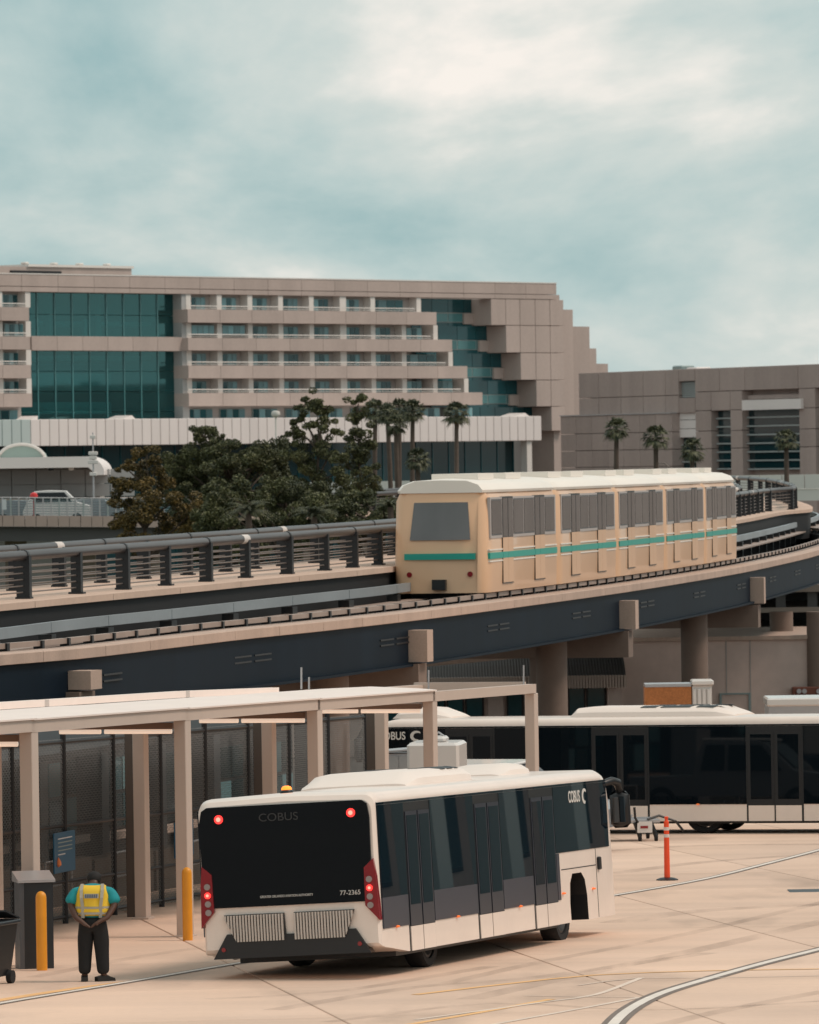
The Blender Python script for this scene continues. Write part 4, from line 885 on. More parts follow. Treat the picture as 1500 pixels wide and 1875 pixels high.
def make_bus(bus, doors, lower_front, pods, wheels, arch, dz_r=0, dz_l=0, near=True):
    # doors: list of (x0, x1); lower_front: x from which the flank below the glass is white
    r = .17
    def sec(x, zb, zt, hw):
        p = [(x, -hw, zb), (x, -hw, zb + .3), (x, -hw, zt - r)]
        for k in range(1, 5): a = math.pi/2*k/5; p.append((x, -hw + r - r*math.cos(a), zt - r + r*math.sin(a)))
        p += [(x, -hw + r, zt), (x, 0, zt + .035), (x, hw - r, zt)]
        for k in range(1, 5): a = math.pi/2*(1-k/5); p.append((x, hw - r + r*math.cos(a), zt - r + r*math.sin(a)))
        return p + [(x, hw, zt - r), (x, hw, zb + .3), (x, hw, zb)]
    q = MB(); q.loft([sec(0, .50, BH-.12, BW-.06), sec(.05, .45, BH-.05, BW-.02), sec(.16, .42, BH-.01, BW), sec(.3, .41, BH, BW), sec(1.35, .30, BH, BW), sec(6, .30, BH, BW), sec(12.85, .30, BH, BW), sec(13.1, .30, BH-.05, BW), sec(13.25, .30, BH-.16, BW-.01), sec(13.36, .30, BH-.36, BW-.02), sec(13.5, .30, 1.3, BW-.04)])
    me = q.mesh('body', M['white'], 28); me.materials.append(M['blackp'])
    body = link('body', me, bus)
    if arch:
        for y in ((-1.6, -.75), (.75, 1.6)):
            pr = [(arch - .52, -.1), (arch - .56, .62), (arch - .50, .95), (arch - .34, 1.10), (arch + .22, 1.10), (arch + .42, .98), (arch + .52, .72), (arch + .56, -.1)]
            c = MB(); c.prism([(x, y[0], z) for x, z in pr], (0, y[1]-y[0], 0)); co = c.build('cutter', M['white'], bus); co.data.materials.append(M['blackp'])
            for pg in co.data.polygons: pg.material_index = 1
            md = body.modifiers.new('cut', 'BOOLEAN'); md.operation = 'DIFFERENCE'; md.object = co; md.solver = 'EXACT'
            bpy.context.view_layer.update(); dg = bpy.context.evaluated_depsgraph_get(); nm = bpy.data.meshes.new_from_object(body.evaluated_get(dg))
            body.modifiers.clear(); body.data = nm; bpy.data.objects.remove(co)
        for sy in (-1, 1):
            q = MB(); q.box(arch - .57, arch + .57, sy*.76 - .02, sy*.76 + .02, .31, 1.12); q.build('wheel_arch_liner', M['blackp'], bus)
    q = MB(); q.box(1.2, 10.3, -1.25, 1.25, .24, .36); q.build('underframe_light_block', M['blackp'], bus)  # box widened across the bus to block light and deepen the shade below
    for sy, in ((-1,), (1,)):
        yo = sy*BW
        def plate(name, m, x0, x1, z0, z1, t=.012, parent=None):
            a, b = sorted((yo - sy*.03, yo + sy*t)); return pbox(name, m, bus, x0, x1, a, b, z0, z1)
        segs = []; x = .09
        for d in doors: segs.append((x, d[0] - .03)); x = d[1] + .03
        segs.append((x, 13.16))
        for (a, b) in segs:
            if b - a < .1: continue
            if b < lower_front + .1 or not near:
                plate('window_glass', M['glass2'] if near else M['glass'], a, b, 1.16, 2.56); plate('lower_panel', M['slate'] if near else M['glass'], a, b, .70, 1.164, .014)
            else:
                plate('window_glass', M['glass2'], a, b, 1.47, 2.56)
                if lower_front > a: plate('lower_panel', M['slate'], a, lower_front - .02, .70, 1.46, .014)
        plate('header_band', M['glass2'] if near else M['glass'], .09, 13.16, 2.565, 2.60, .012)
        for d in doors:
            plate('door_recess', M['blackp'], d[0] - .028, d[1] + .028, .29, 2.56, .006)
            m_ = (d[0] + d[1]) / 2
            for a, b in ((d[0] + .03, m_ - .03), (m_ + .03, d[1] - .03)):
                lf = plate('door', M['doorf'] if near else M['blackp'], a, b, .68, 2.42, .022)
                p = plate('door_pane', M['glass2'] if near else M['glass'], a + .05, b - .05, 1.0 if near else .82, 2.36, .027); p.parent = lf; p.location -= lf.location
                p = plate('kick_panel', M['white'], a - .01, b + .01, .30, .67, .02); p.parent = lf; p.location -= lf.location
        for x in [(a + b) / 2 if (b - a) > 1 else a + .3 for a, b in segs[:-1]] + [segs[-1][0] + .3, 12.0]:
            z = .705 if x < 10 else .80
            q = MB(); q.lathe((0, 0, 0), [(.001, -.02), (.035, -.012), (.045, 0), (.035, .012), (.001, .02)], 8); o = q.build('side_marker', M['amber'], bus, 40, (x, yo + sy*.02, z))
        if near:
            plate('panel_seam', M['blackp'], 12.29, 12.31, .31, 1.46, .004); plate('panel_seam', M['blackp'], lower_front + .1, 12.28, 1.18, 1.195, .004)
            q = MB(); a, b = sorted((yo, yo + sy*.05)); q.bbox(12.36, 12.5, a, b, 1.10, 1.32, .015); q.build('door_handle', M['blackp'], bus)
    # windscreen
    q = MB(); q.prism([(13.40, -1.3, 2.30), (13.52, -1.34, 1.2), (13.52, 1.34, 1.2), (13.40, 1.3, 2.30)], (.02, 0, 0)); q.build('windscreen', M['glass'], bus)
    # rear face
    q = MB(); pts = [(-.03, -1.31, 1.13), (-.03, 1.36, 1.13), (-.03, 1.375, 2.40), (-.01, 1.33, 2.60), (0, 1.24, 2.655), (0, -1.22, 2.655), (-.01, -1.30, 2.60), (-.03, -1.33, 2.4)]
    q.prism([(-.035, y, z) for _, y, z in pts], (.09, 0, 0)); q.build('rear_window_panel', M['glass'], bus)
    q = MB(); q.prism([(-.05, 1.02, .73), (-.05, .55, .73), (-.05, .52, .70), (-.05, -.55, .70), (-.05, -.58, .73), (-.05, -1.02, .73), (-.05, -1.25, .36), (-.05, 1.25, .36)], (.2, 0, 0)); q.build('rear_bumper', M['blackp'], bus)
    for y0, y1, yb0, yb1 in ((.10, 1.05, .08, .86), (-1.01, -.06, -.86, -.06)):
        q = MB(); q.prism([(-.055, yb0, .60), (-.055, yb1, .60), (-.055, y1, 1.02), (-.055, y0, 1.02)], (.06, 0, 0)); gr = q.build('grille', M['blackp'], bus)
        n = 20; q = MB(); out_, ob = (y1, yb1) if y1 > .5 else (y0, yb0); inn = y0 if y1 > .5 else y1
        for k in range(n):
            ya = inn + (out_ - inn)*(k + .15)/n; yc = inn + (out_ - inn)*(k + .75)/n
            def zb_(y): return .61 if abs(y) <= abs(ob) else .61 + .40*(abs(y) - abs(ob))/(abs(out_) - abs(ob) + .02)
            q.prism([(-.085, ya, zb_(ya)), (-.085, yc, zb_(yc)), (-.085, yc, 1.01), (-.085, ya, 1.01)], (.03, 0, 0))
        tag(q.build('grille_slats', M['grille'], gr), None, kind='stuff')
    for sy in (-1, 1):
        q = MB(); pts = [(1.21, 1.64), (1.36, 1.77), (1.39, 1.5), (1.415, .84), (1.20, 1.07)]
        q.prism([(-.06, sy*y, z) for y, z in pts], (.13, 0, 0)); tl = q.build('tail_light', M['lens_red'], bus)
        for k in range(4):
            q = MB(); c = (-.062, sy*1.285, 1.46 - .13*k); q.tube((c[0] - .02, c[1], c[2]), (c[0] + .03, c[1], c[2]), .048, n=14); q.build('lamp', M['lamp_red'] if k == 1 and near else M['lamp_grey'], tl, 40)
            if k == 1 and near: q = MB(); q.tube((c[0] - .026, c[1], c[2]), (c[0] - .018, c[1], c[2]), .022, n=10); q.build('lamp_core', M['lamp_core'], tl)
        q = MB(); q.tube((-.06, sy*1.05, 2.47), (-.02, sy*1.05, 2.47), .066, n=18); ul = q.build('upper_brake_light', M['lamp_red'] if near else M['lens_red'], bus, 40)
        q = MB(); q.tube((-.068, sy*1.05, 2.47), (-.058, sy*1.05, 2.47), .034, n=14); q.build('lamp_core', M['lamp_core'] if near else M['lens_red'], ul)
        q = MB(); q.tube((-.065, sy*1.08, .50), (-.04, sy*1.08, .50), .035, n=10); q.build('reflector', M['lens_red'], bus, 40)
        # mirrors at the front corners
        y = sy*BW; q = MB(); q.path([(13.2, y - sy*.08, 2.52), (13.4, y + sy*.06, 2.57), (13.58, y + sy*.11, 2.53), (13.69, y + sy*.11, 2.36)], [.055, .07, .075, .06], 10); ma = q.build('mirror_arm', M['blackp'], bus, 40)
        q = MB(); q.bbox(13.60, 13.80, y + sy*.10 - .17, y + sy*.10 + .17, 1.76, 2.38, .07); mh = q.build('mirror_housing', M['blackp'], bus, 50)
        q = MB(); q.bbox(13.582, 13.602, y + sy*.10 - .11, y + sy*.10 + .11, 1.85, 2.29, .006); q.build('mirror_glass', M['mirror'], mh)
    rt = ((0, -1, 0), (0, 0, 1), (-1, 0, 0))
    text('COBUS', .17, M['letter_d'], bus, tm(*rt, (-.04, .1, 2.46)), sx=1.15)
    if near:
        text('GREATER ORLANDO AVIATION AUTHORITY', .052, M['letter'], bus, tm(*rt, (-.04, .04, 1.27)), sx=.8); text('77-2365', .10, M['letter'], bus, tm(*rt, (-.04, -.97, 1.27)))
    for tx, y, tz in (((1, 0, 0), -BW - .014, (0, -1, 0)), ((-1, 0, 0), BW + .014, (0, 1, 0))):
        xx = 11.3 if near else 12.72
        text('COBUS', .27, M['letter'], bus, tm(tx, (0, 0, 1), tz, (xx - .18*tx[0], y, 2.36 if near else 2.38)), sx=.82, bold=.004)
        q = MB(); n = 12; pts = [(.16*math.cos(a)*(1 - .0*i), .13*math.sin(a)) for i, a in enumerate([rad(50 + 230*k/n) for k in range(n+1)])]
        inn = [(.11*math.cos(a) + .03, .08*math.sin(a)) for a in [rad(50 + 230*k/n) for k in range(n+1)]][::-1]
        q.prism([(p[0], p[1], 0) for p in pts + inn], (0, 0, .005)); o = q.build('emblem', M['letter'], bus); o.matrix_basis = tm(tx, (0, 0, 1), tz, (xx + .46*tx[0], y, 2.36 if near else 2.38))
    for x0, x1, hw, h_, vents in pods:
        pd = pod(bus, x0, x1, hw, BH + .01, h_)
        for k, (a, b) in enumerate(vents):
            q = MB(); zt = BH + .01 + h_ + .004
            for sy in (-1, 1):
                q = MB(); sk = .12
                q.prism([(a, sy*(hw - .62), zt), (b, sy*(hw - .62), zt), (b + sk, sy*(hw - .29), zt), (a + sk, sy*(hw - .29), zt)], (0, 0, .006)); q.build('vent', M['blackp'], pd)
                q = MB(); q.prism([(a + sk, sy*(hw - .288), zt), (b + sk, sy*(hw - .288), zt), (b + sk + .06, sy*(hw - .12), zt - h_*.13), (a + sk + .06, sy*(hw - .12), zt - h_*.13)], (0, 0, .006)); q.build('vent', M['blackp'], pd)
    q = MB(); q.lathe((0, 0, 0), [(.10, 0), (.10, .03), (.085, .05), (.07, .06), (.05, .085), (.03, .09)], 16); bc = q.build('beacon_base', M['blackp'], bus, 40, (.5, .12, BH + .025)); 
    q = MB(); q.lathe((0, 0, 0), [(.076, .035), (.08, .07), (.065, .10), (.03, .115)], 16); q.build('beacon', M['beacon'] if near else M['amber'], bc, 40)
    for x, sides in wheels:
        for sy in sides: wheel(bus, x, sy*.97, .50 + (dz_r if sy < 0 else dz_l), sy)
# near bus
hN = Vector((.291, .957)).normalized(); c0 = Vector((-.49, 98.4)); lN = Vector((-hN.y, hN.x)); oN = c0 + lN*BW
near_bus = thing('airport_bus', 'white airport bus with dark glass seen from behind, brake lights lit', 'bus', (oN.x, oN.y, gz(c0.y) - .01), (-.052, .024, math.atan2(hN.y, hN.x)), 'airport apron buses')
make_bus(near_bus, [(1.43, 2.75), (5.18, 6.60), (8.42, 9.80)], 10.02, [(3.5, 7.1, .92, .235, [(5.45, 5.7), (5.8, 6.12), (6.22, 6.42)]), (9.9, 11.7, .58, .20, [])], [(3.4, (-1, 1)), (11.1, (-1, 1))], 11.12, -.045, .07)
# far bus
wp = G(1290, 1526); hF = Vector((-.945, .326)).normalized(); lF = Vector((-hF.y, hF.x)); oF = Vector((wp.x, wp.y)) - hF*5.12 - lF*1.16
far_bus = thing('airport_bus', 'white airport bus with long dark side parked across the apron', 'bus', (oF.x, oF.y, gz(oF.y)), (.0193, .0067, math.atan2(hF.y, hF.x)), 'airport apron buses')
make_bus(far_bus, [(2.6, 3.95), (6.42, 7.8), (10.3, 11.5)], 14, [(4.4, 8.55, .92, .25, [(4.75, 5.2), (5.35, 6.1), (6.2, 6.6)]), (11.6, 13.1, .8, .27, [])], [(5.12, (-1, 1)), (11.4, (-1, 1))], None, near=False)
# ================================================================== CONCOURSE outside the frame at the right, mirrored in the bus glass
cc = thing('concourse_building', 'pale columned concourse beyond the right edge, mirrored in the bus flank', 'building', (17.5, 112, gz(150)), (0, 0, rad(75)))
pbox('wall', M['plaster'], cc, 0, 70, -9, -1.0, -.6, 6.5); pbox('eave', M['brownpost'], cc, -1, 71, -9.2, 2.2, 6.5, 7.0)
for i in range(14):
    pbox('column', M['wallblue'], cc, 1 + 5*i, 1.9 + 5*i, .8, 1.7, -.6, 6.5); w_ = pbox('window', M['blackp'], cc, 2.4 + 5*i, 5.6 + 5*i, -1.0, -.95, .9, 5.2)
    p = pbox('pane', M['dglass'], cc, 2.5 + 5*i, 5.5 + 5*i, -.96, -.92, 1.0, 5.1); p.parent = w_; p.location -= w_.location
# ================================================================== SMALL THINGS ON THE APRON
def bollard(px, py, label):
    p = G(px, py); q = MB(); q.lathe((0, 0, 0), [(.085, -.14), (.085, 1.14), (.075, 1.19), (.05, 1.22), (.02, 1.235)], 18)
    o = q.build('bollard', M['yellow'], None, 40, (p.x, p.y, p.z)); tag(o, label, 'bollard', 'yellow bollards')
bollard(77, 1777, 'yellow bollard in front of the dark kiosk cabinet'); bollard(344, 1722, 'yellow bollard beside the shelter column left of the bus')
p = G(64, 1773); ks = thing('kiosk_cabinet', 'dark grey cabinet with sloped silver cap behind the yellow bollard', 'cabinet', (p.x, p.y, p.z), (0, 0, rad(14)))
pbox('cabinet_body', M['kiosk'], ks, -.25, .27, -.2, .22, -.1, 1.36, .012); pbox('side_panel', mat('grey_panel', (.085, .09, .10), .4, var=.08, scale=3), ks, -.275, -.2, -.225, .20, -.1, 1.36)
q = MB(); q.prism([(-.30, -.25, 1.36), (-.30, -.25, 1.40), (-.30, .26, 1.52), (-.30, .26, 1.36)], (.60, 0, 0)); q.build('cap', M['silver'], ks)
pbox('label_plate', M['signwhite'], ks, .272, .278, -.12, .08, .85, 1.2)
p = G(-20, 1802); bn = thing('wheeled_bin', 'black wheeled bin with open lid cut by the left edge', 'bin', (p.x, p.y, p.z), (0, 0, rad(-20)))
q = MB(); q.loft([[(-.24, -.26, .12), (.24, -.26, .12), (.24, .26, .12), (-.24, .26, .12)], [(-.33, -.36, .92), (.33, -.36, .92), (.33, .36, .92), (-.33, .36, .92)]]); q.build('bin_body', M['blackp'], bn)
pbox('rim', M['kiosk'], bn, -.37, .37, -.40, .40, .90, .96, .015); q = MB(); q.prism([(-.36, .38, .965), (.36, .38, .965), (.34, -.1, 1.10), (-.34, -.1, 1.10)], (0, 0, .025)); q.build('lid', M['kiosk'], bn)
for sx in (-.27, .27): q = MB(); q.tube((sx - .04, .2, .1), (sx + .04, .2, .1), .1, n=14); q.build('wheel', M['rubber'], bn, 40)
for sx in (-.2, .2): q = MB(); q.box(sx - .03, sx + .03, -.24, -.18, -.02, .13); q.build('foot', M['blackp'], bn)
# delineator post
p = G(1222, 1612); dl = thing('delineator_post', 'orange plastic delineator post on a black base', 'delineator', (p.x, p.y, p.z))
q = MB(); q.lathe((0, 0, 0), [(.22, .0), (.22, .02), (.15, .05), (.07, .06)], 8); q.build('base', M['blackp'], dl, 30)
q = MB(); q.lathe((0, 0, 0), [(.06, .05), (.058, .2), (.052, 1.0), (.05, 1.18), (.035, 1.19), (.03, 1.23), (.04, 1.24), (.04, 1.27), (.02, 1.28)], 16); q.build('post', M['orange'], dl, 40)
for z in (.86, 1.0): q = MB(); q.lathe((0, 0, z), [(.0565, 0), (.0565, .065)], 16); q.build('reflective_band', M['reflect'], dl, 40)
# baggage dolly tow frame beyond the bus nose
p = G(1172, 1541); dy = thing('baggage_dolly', 'low white baggage dolly with folded tow bar in front of the far bus', 'dolly', (p.x, p.y, p.z), (0, 0, rad(8)))
pbox('deck', M['silver'], dy, -.9, .5, .1, 1.3, .42, .50, .01); pbox('front_plate', M['carw'], dy, -.05, .30, .02, .08, .20, .46); pbox('reflector', M['lens_red'], dy, .02, .2, .008, .02, .30, .36)
for x in (-.85, -.5, -.25): q = MB(); q.tube((x, .1, .5), (x + .1, .1, .62), .02, n=6); q.build('strut', M['silver'], dy)
q = MB(); q.path([(0, .1, .4), (-.12, -.1, .55), (-.14, -.12, .8)], .03, 6); q.build('tow_bar', M['blackp'], dy)
q = MB(); q.path([(.2, .1, .5), (.5, .2, .58), (.9, .3, .44), (1.1, .4, .2)], .03, 6); q.build('side_rail', M['blackp'], dy)
for x, y in ((.02, .1), (.40, .1), (-.7, 1.2), (.4, 1.2)):
    q = MB(); q.path([(x - .12, y, .44), (x, y, .12)], [.05, .06], 6); q.build('caster_leg', M['blackp'], dy); q = MB(); q.tube((x - .03, y, .09), (x + .03, y, .09), .10, n=14); q.build('wheel', M['rubber'], dy, 40)
# drain cover
p = G(1478, 1632); q = MB(); q.box(-.35, .35, -.5, .5, .002, .008); tag(q.build('drain_cover', M['blackp'], None, None, (p.x, p.y, p.z)), 'dark flat drain cover set in the apron near the right edge', 'drain cover')
# ------------------------------------------------------------------ vehicles
def carbody(parent, prof, hw, m, name='body', glass=None, tuck=.12):
    q = MB(); secs = []
    zb = .75
    for y, k in ((-hw, 1), (-hw + .08, 0), (hw - .08, 0), (hw, 1)):
        secs.append([(x * (1 if not k else .995), y * (1 if z < 1.05 else 1 - tuck * (z - 1.05)), z - (.03 if k and z > .6 else 0)) for x, z in prof])
    q.loft(secs); return q.build(name, m, parent, 30)
p = Vector((1.55, 147.2)); pk_ = thing('pickup_truck', 'white crew cab pickup hidden behind the near bus, body toned grey for shade, roof showing', 'pickup', (p.x, p.y, gz(p.y)), (.0204, 0, rad(-19)))
prof = [(-2.6, .55), (-2.6, 1.05), (-.95, 1.10), (-.85, 1.55), (-.7, 1.93), (-.3, 2.0), (.75, 1.98), (1.0, 1.9), (1.75, 1.22), (2.75, 1.12), (2.9, .95), (2.95, .55)]
carbody(pk_, prof, .98, M['carg']); pbox('cab_roof', M['carw'], pk_, -.75, .95, -.82, .82, 1.96, 2.03, .03)  # grey body colour stands in for shade on the white pickup
for sy in (-1, 1):
    for a in ([(-.72, 1.2), (-.1, 1.2), (-.1, 1.85), (-.6, 1.85)], [(0, 1.2), (1.45, 1.2), (.85, 1.85), (0, 1.85)]):
        q = MB(); q.prism([(x, sy*(.99 - .12*(z - 1.05)), z) for x, z in a], (0, sy*.012, 0)); q.build('side_window', M['glass'], pk_)
    for x in (-1.75, 1.85): wheel(pk_, x, sy*.86, .40, sy, .40)
q = MB(); q.prism([(1.02, -.75, 1.87), (1.70, -.82, 1.27), (1.70, .82, 1.27), (1.02, .75, 1.87)], (.03, 0, .03)); q.build('windscreen', M['glass'], pk_)
for sy in (-1, 1): pbox('headlight', M['lamp_grey'], pk_, 2.86, 2.96, sy*.75 - .15, sy*.75 + .15, .8, .98, .02)
# tank on a blue cart
p = Vector((.55, 141.5)); tk = thing('tank_cart', 'white moulded tank on a dark blue cart behind the shelter', 'cart', (p.x, p.y, gz(p.y)), (.0204, 0, rad(-10)))
pbox('tank', M['carw'], tk, -.62, .52, -.5, .6, 1.42, 2.62, .06); pbox('tank_lid', M['carw'], tk, -.30, .18, -.2, .3, 2.60, 2.74, .05); pbox('chassis', M['bluec'], tk, -.9, .8, -.6, .7, .5, 1.41, .05)
q = MB(); q.path([(-.1, 0, 2.72), (.0, 0, 2.82), (.14, 0, 2.72)], .025, 6); q.build('lid_handle', M['silver'], tk, 40)
for sx in (-.6, .55):
    for sy in (-.6, .7): q = MB(); q.tube((sx, sy - .1, .28), (sx, sy + .1, .28), .28, n=16); q.build('wheel', M['rubber'], tk, 40)
# grey panelled cabinet
p = Vector((-.42, 146.5)); gc = thing('equipment_cabinet', 'light grey panelled cabinet beside the far bus lettering', 'cabinet', (p.x, p.y, gz(p.y)), (.0204, 0, 0))
pbox('cabinet_body', M['silver'], gc, -.45, .35, -.3, .3, 0, 2.27, .01)
for k in range(3): pbox('panel', mat('pale_grey_panel', (.33, .33, .33), .5, var=.04, scale=2) if k == 0 else bpy.data.materials['pale_grey_panel'], gc, -.44 + .265*k, -.44 + .25 + .265*k, -.33, -.305, .1, 2.22)
q = MB(); q.prism([(-.47, -.36, 2.28), (.42, -.36, 2.34), (.42, -.36, 2.38), (-.47, -.36, 2.32)], (0, .7, 0)); q.build('cabinet_top', M['silver'], gc)
# strand board crate with a white fluted box on a flatbed behind the far bus
yy = 172; c = P(1243, 1292, yy); fb = thing('flatbed_trailer', 'low flatbed trailer behind the far bus carrying the board crate', 'trailer', (c.x, c.y, gz(yy)), (0, 0, 0))
pbox('bed', M['blackp'], fb, -2.2, 2.2, -1.1, 1.1, 1.0, 1.25); bz = 1.25
for x in (-1.5, -.7, 1.5):
    for sy in (-1, 1): wheel(fb, x, sy*.95, .46, sy, .46)
for x in (-1.5, -.7, 1.5): q = MB(); q.box(x - .05, x + .05, -.9, .9, .4, .99); q.build('axle', M['blackp'], fb)
ct = thing('board_crate', 'brown strand board crate on the trailer above the far bus', 'crate', (c.x, c.y, gz(yy) + bz))
hgt = P(1230, 1257, yy).z - (gz(yy) + bz)
x0, x1 = P(1180, 1280, yy).x - c.x, P(1265, 1280, yy).x - c.x
pbox('board', M['osb'], ct, x0, x1, -.5, -.47, 0, hgt); pbox('board', M['osb'], ct, x0, x1, .47, .5, 0, hgt); pbox('end_board', M['osb'], ct, x0, x0 + .03, -.469, .469, 0, hgt); pbox('end_board', M['osb'], ct, x1 - .03, x1, -.469, .469, 0, hgt)
pbox('lid', M['silver'], ct, x0, x1, -.52, .52, hgt, hgt + .09, .01)
wb = thing('white_fluted_box', 'white fluted shipping box beside the brown board crate', 'box', (c.x, c.y, gz(yy) + bz))
x2, x3 = x1 + .02, P(1304, 1280, yy).x - c.x; pbox('box_body', M['carw'], wb, x2, x3 - .02, -.46, .5, 0, hgt + .02)
for k in range(4):
    a = x2 + .02 + (x3 - x2 - .04)*k/4; pbox('flute', M['carw'], wb, a, a + .085, -.52, -.461, 0, hgt - .05, .015)
pbox('box_lid', M['carw'], wb, x2 - .01, x3 + .03, -.55, .55, hgt + .03, hgt + .17, .03)
# white box van behind the far bus at the right edge
yy = 176; c = P(1404, 1290, yy); bv = thing('box_van', 'white box van roof rising behind the far bus at the right edge', 'van', (c.x, c.y, gz(yy)))
zt = P(1430, 1284, yy).z - gz(yy)
q = MB(); q.prism([(0, -1.05, .6), (5.2, -1.05, .6), (5.2, -1.05, zt), (.1, -1.05, zt), (0, -1.05, zt - .12)], (0, 2.1, 0)); q.build('box_body', M['silver'], bv)
pbox('roof_cap', M['carw'], bv, -.04, 5.25, -1.1, 1.1, zt - .1, zt + .12, .04); pbox('cab', M['carw'], bv, 5.22, 7.0, -1.0, 1.0, .5, 2.2, .12); pbox('cab_window', M['glass'], bv, 5.5, 6.6, -1.02, -.99, 1.4, 2.0)
for x in (1.2, 6.0):
    for sy in (-1, 1): wheel(bv, x, sy*.9, .42, sy, .42)
# cars and a van glimpsed on the left road bridge
for k, (px, y, m_, lab, nm, ht_) in enumerate(((105, 417, 'carw', 'white van glimpsed through the bridge fence', 'van', 1.05), (45, 418, 'carg', 'grey car glimpsed through the bridge fence left of the van', 'car', .8), (175, 418.5, 'carg', 'grey car glimpsed through the bridge fence right of the van', 'car', .75))):
    c = P(px, 944, y); cv = thing('road_van' if nm == 'van' else 'road_car', lab, nm, (c.x, y, L0.z - .70))
    hh_ = 2.1 if nm == 'van' else 1.5
    carbody(cv, [(-2.1, .3), (-2.15, .8), (-1.9, hh_*.62), (-1.4, hh_*.97), (-.6, hh_), (.6, hh_*.98), (1.3, hh_*.64), (2.1, hh_*.52), (2.2, .3)], .9, M[m_])
    q = MB(); q.prism([(-1.5, -.84, hh_*.64), (1.0, -.84, hh_*.64), (.5, -.80, hh_*.93), (-1.2, -.80, hh_*.93)], (0, -.03, 0)); q.build('side_window', M['glass'], cv)
    for x in (-1.3, 1.3):
        for sy in (-1, 1): wheel(cv, x, sy*.8, .32, sy, .32)
c = P(62, 912, 412.5); q = MB(); q.lathe((0, 0, 0), [(.04, -1.2), (.04, -.1), (.2, -.05), (.26, .12), (.2, .3), (.05, .36)], 14); tag(q.build('red_lamp_post', mat('red_globe', (.75, .04, .04), .4, var=.03, scale=3), None, 40, (c.x, c.y, c.z)), 'red round marker post on the bridge behind the fence', 'marker')
# lamp posts and camera masts in the distance
p0 = P(627, 0, 0)
c = P(172, 930, 425); lm = thing('light_mast', 'slim light mast rising beside the terminal canopy', 'mast', (c.x, c.y, 0))
q = MB(); q.tube((0, 0, L0.z - .72), (0, 0, P(172, 792, 425).z), .07, .04, 8); q.build('pole', M['silver'], lm, 40)
for py, s_ in ((800, .12), (830, .2), (838, .16), (846, .22), (868, .16)): z = P(172, py, 425).z; pbox('lamp_head', M['hpost'], lm, -.3*s_*6/1.2, .3*s_*6/1.2, -.2, .1, z - .12, z + .12, .03)
c = P(505, 760, 600); cm = thing('roof_camera', 'small white roof camera dome on the hotel canopy', 'camera', (c.x, c.y, c.z))
q = MB(); q.tube((0, 0, -4.5), (0, 0, .1), .08, n=8); q.build('pole', M['hpost'], cm); q = MB(); q.lathe((0, 0, 0), [(.05, .4), (.35, .35), (.42, .1), (.3, -.15), (.05, -.25)], 14); q.build('dome', M['hpost'], cm, 50)
c = P(1204, 850, 500); sl2 = thing('road_lamp', 'thin curved road lamp standing behind the white parapet', 'lamp', (c.x, c.y, 0))
q = MB(); z0 = P(1204, 848, 500).z; q.path([(0, 0, gz(999) - .06), (0, 0, z0 - .3), (.1, 0, z0), (.5, 0, z0 + .02), (1.3, 0, z0 - .7)], .05, 6); q.build('pole', M['cable'], sl2, 40); pbox('lamp_head', M['cable'], sl2, 1.2, 1.6, -.1, .1, z0 - .85, z0 - .72)
# ================================================================== TREES
def leaves(q, c, rad_, n, size, rnd, flat=.75, droop=0):
    for _ in range(n):
        while True:
            d = Vector((rnd.uniform(-1, 1), rnd.uniform(-1, 1), rnd.uniform(-1, 1)))
            if .12 < d.length < 1: break
        d *= d.length ** -.35
        p = c + Vector((d.x*rad_, d.y*rad_, d.z*rad_*flat))
        a = Vector((rnd.gauss(0, 1), rnd.gauss(0, 1), rnd.gauss(0, .8))).normalized(); b = a.cross(Vector((rnd.gauss(0, 1), rnd.gauss(0, 1), rnd.gauss(0, 1)))).normalized()
        s = size * rnd.uniform(.6, 1.35)
        q.add([p - a*s, p + b*s*.42, p + a*s, p - b*s*.42], [(0, 1, 2, 3)])
def tree(label, px, ytop, depth, clumps, leaf, size, dens, seed, name='broadleaf_tree', lean=0):
    rnd = random.Random(seed); base = P(px, 1000, depth); base.z = gz(depth)
    t = thing(name, label, 'tree', base, (0, 0, 0), 'trees behind the guideway')
    cl = [(P(x, y, depth + dy) - base, 1.13 * r * depth / F) for x, y, r, dy in clumps]
    top = P(px, ytop, depth) - base
    q = MB(); hh_ = top.z; pts = [Vector((0, 0, -.1))]
    for k in range(1, 8): f_ = k / 7 * .92; pts.append(Vector((rnd.uniform(-.15, .15) + lean*f_, rnd.uniform(-.15, .15), hh_*f_)))
    q.path(pts, [.26*(1 - .13*k) for k in range(8)], 8)
    tk_ = q.build('trunk', M['bark'], t, 50)
    for c, r in cl:
        zt = max(.25*hh_, c.z - r*.8 - (abs(c.x) + abs(c.y))*.5); i = min(range(8), key=lambda k: abs(pts[k].z - zt)); s = pts[i]
        q = MB(); mid = s + (c - s)*.5 + Vector((0, 0, .2)); q.path([s, mid, c], [.09, .06, .025], 5); q.build('limb', M['bark'], t)
    q = MB()
    for c, r in cl:
        sub = 7
        for _ in range(sub):
            d = Vector((rnd.gauss(0, .5), rnd.gauss(0, .5), rnd.gauss(0, .42)))*r; rr = r*rnd.uniform(.32, .55)
            leaves(q, c + d, rr, int(dens*r*r*75) + 10, size, rnd)
    q.build('crown', leaf, t)
R_ = random.Random(11)
def mass(x0, x1, prof, n, r0, r1, seed):
    rnd = random.Random(seed); out = []
    for _ in range(n):
        x = rnd.uniform(x0, x1); yt, yb = prof(x); y = yt + (yb - yt)*rnd.random()**1.2; r = rnd.uniform(r0, r1); out.append((x, y + r*.6, r, rnd.uniform(-3, 3)))
    return out
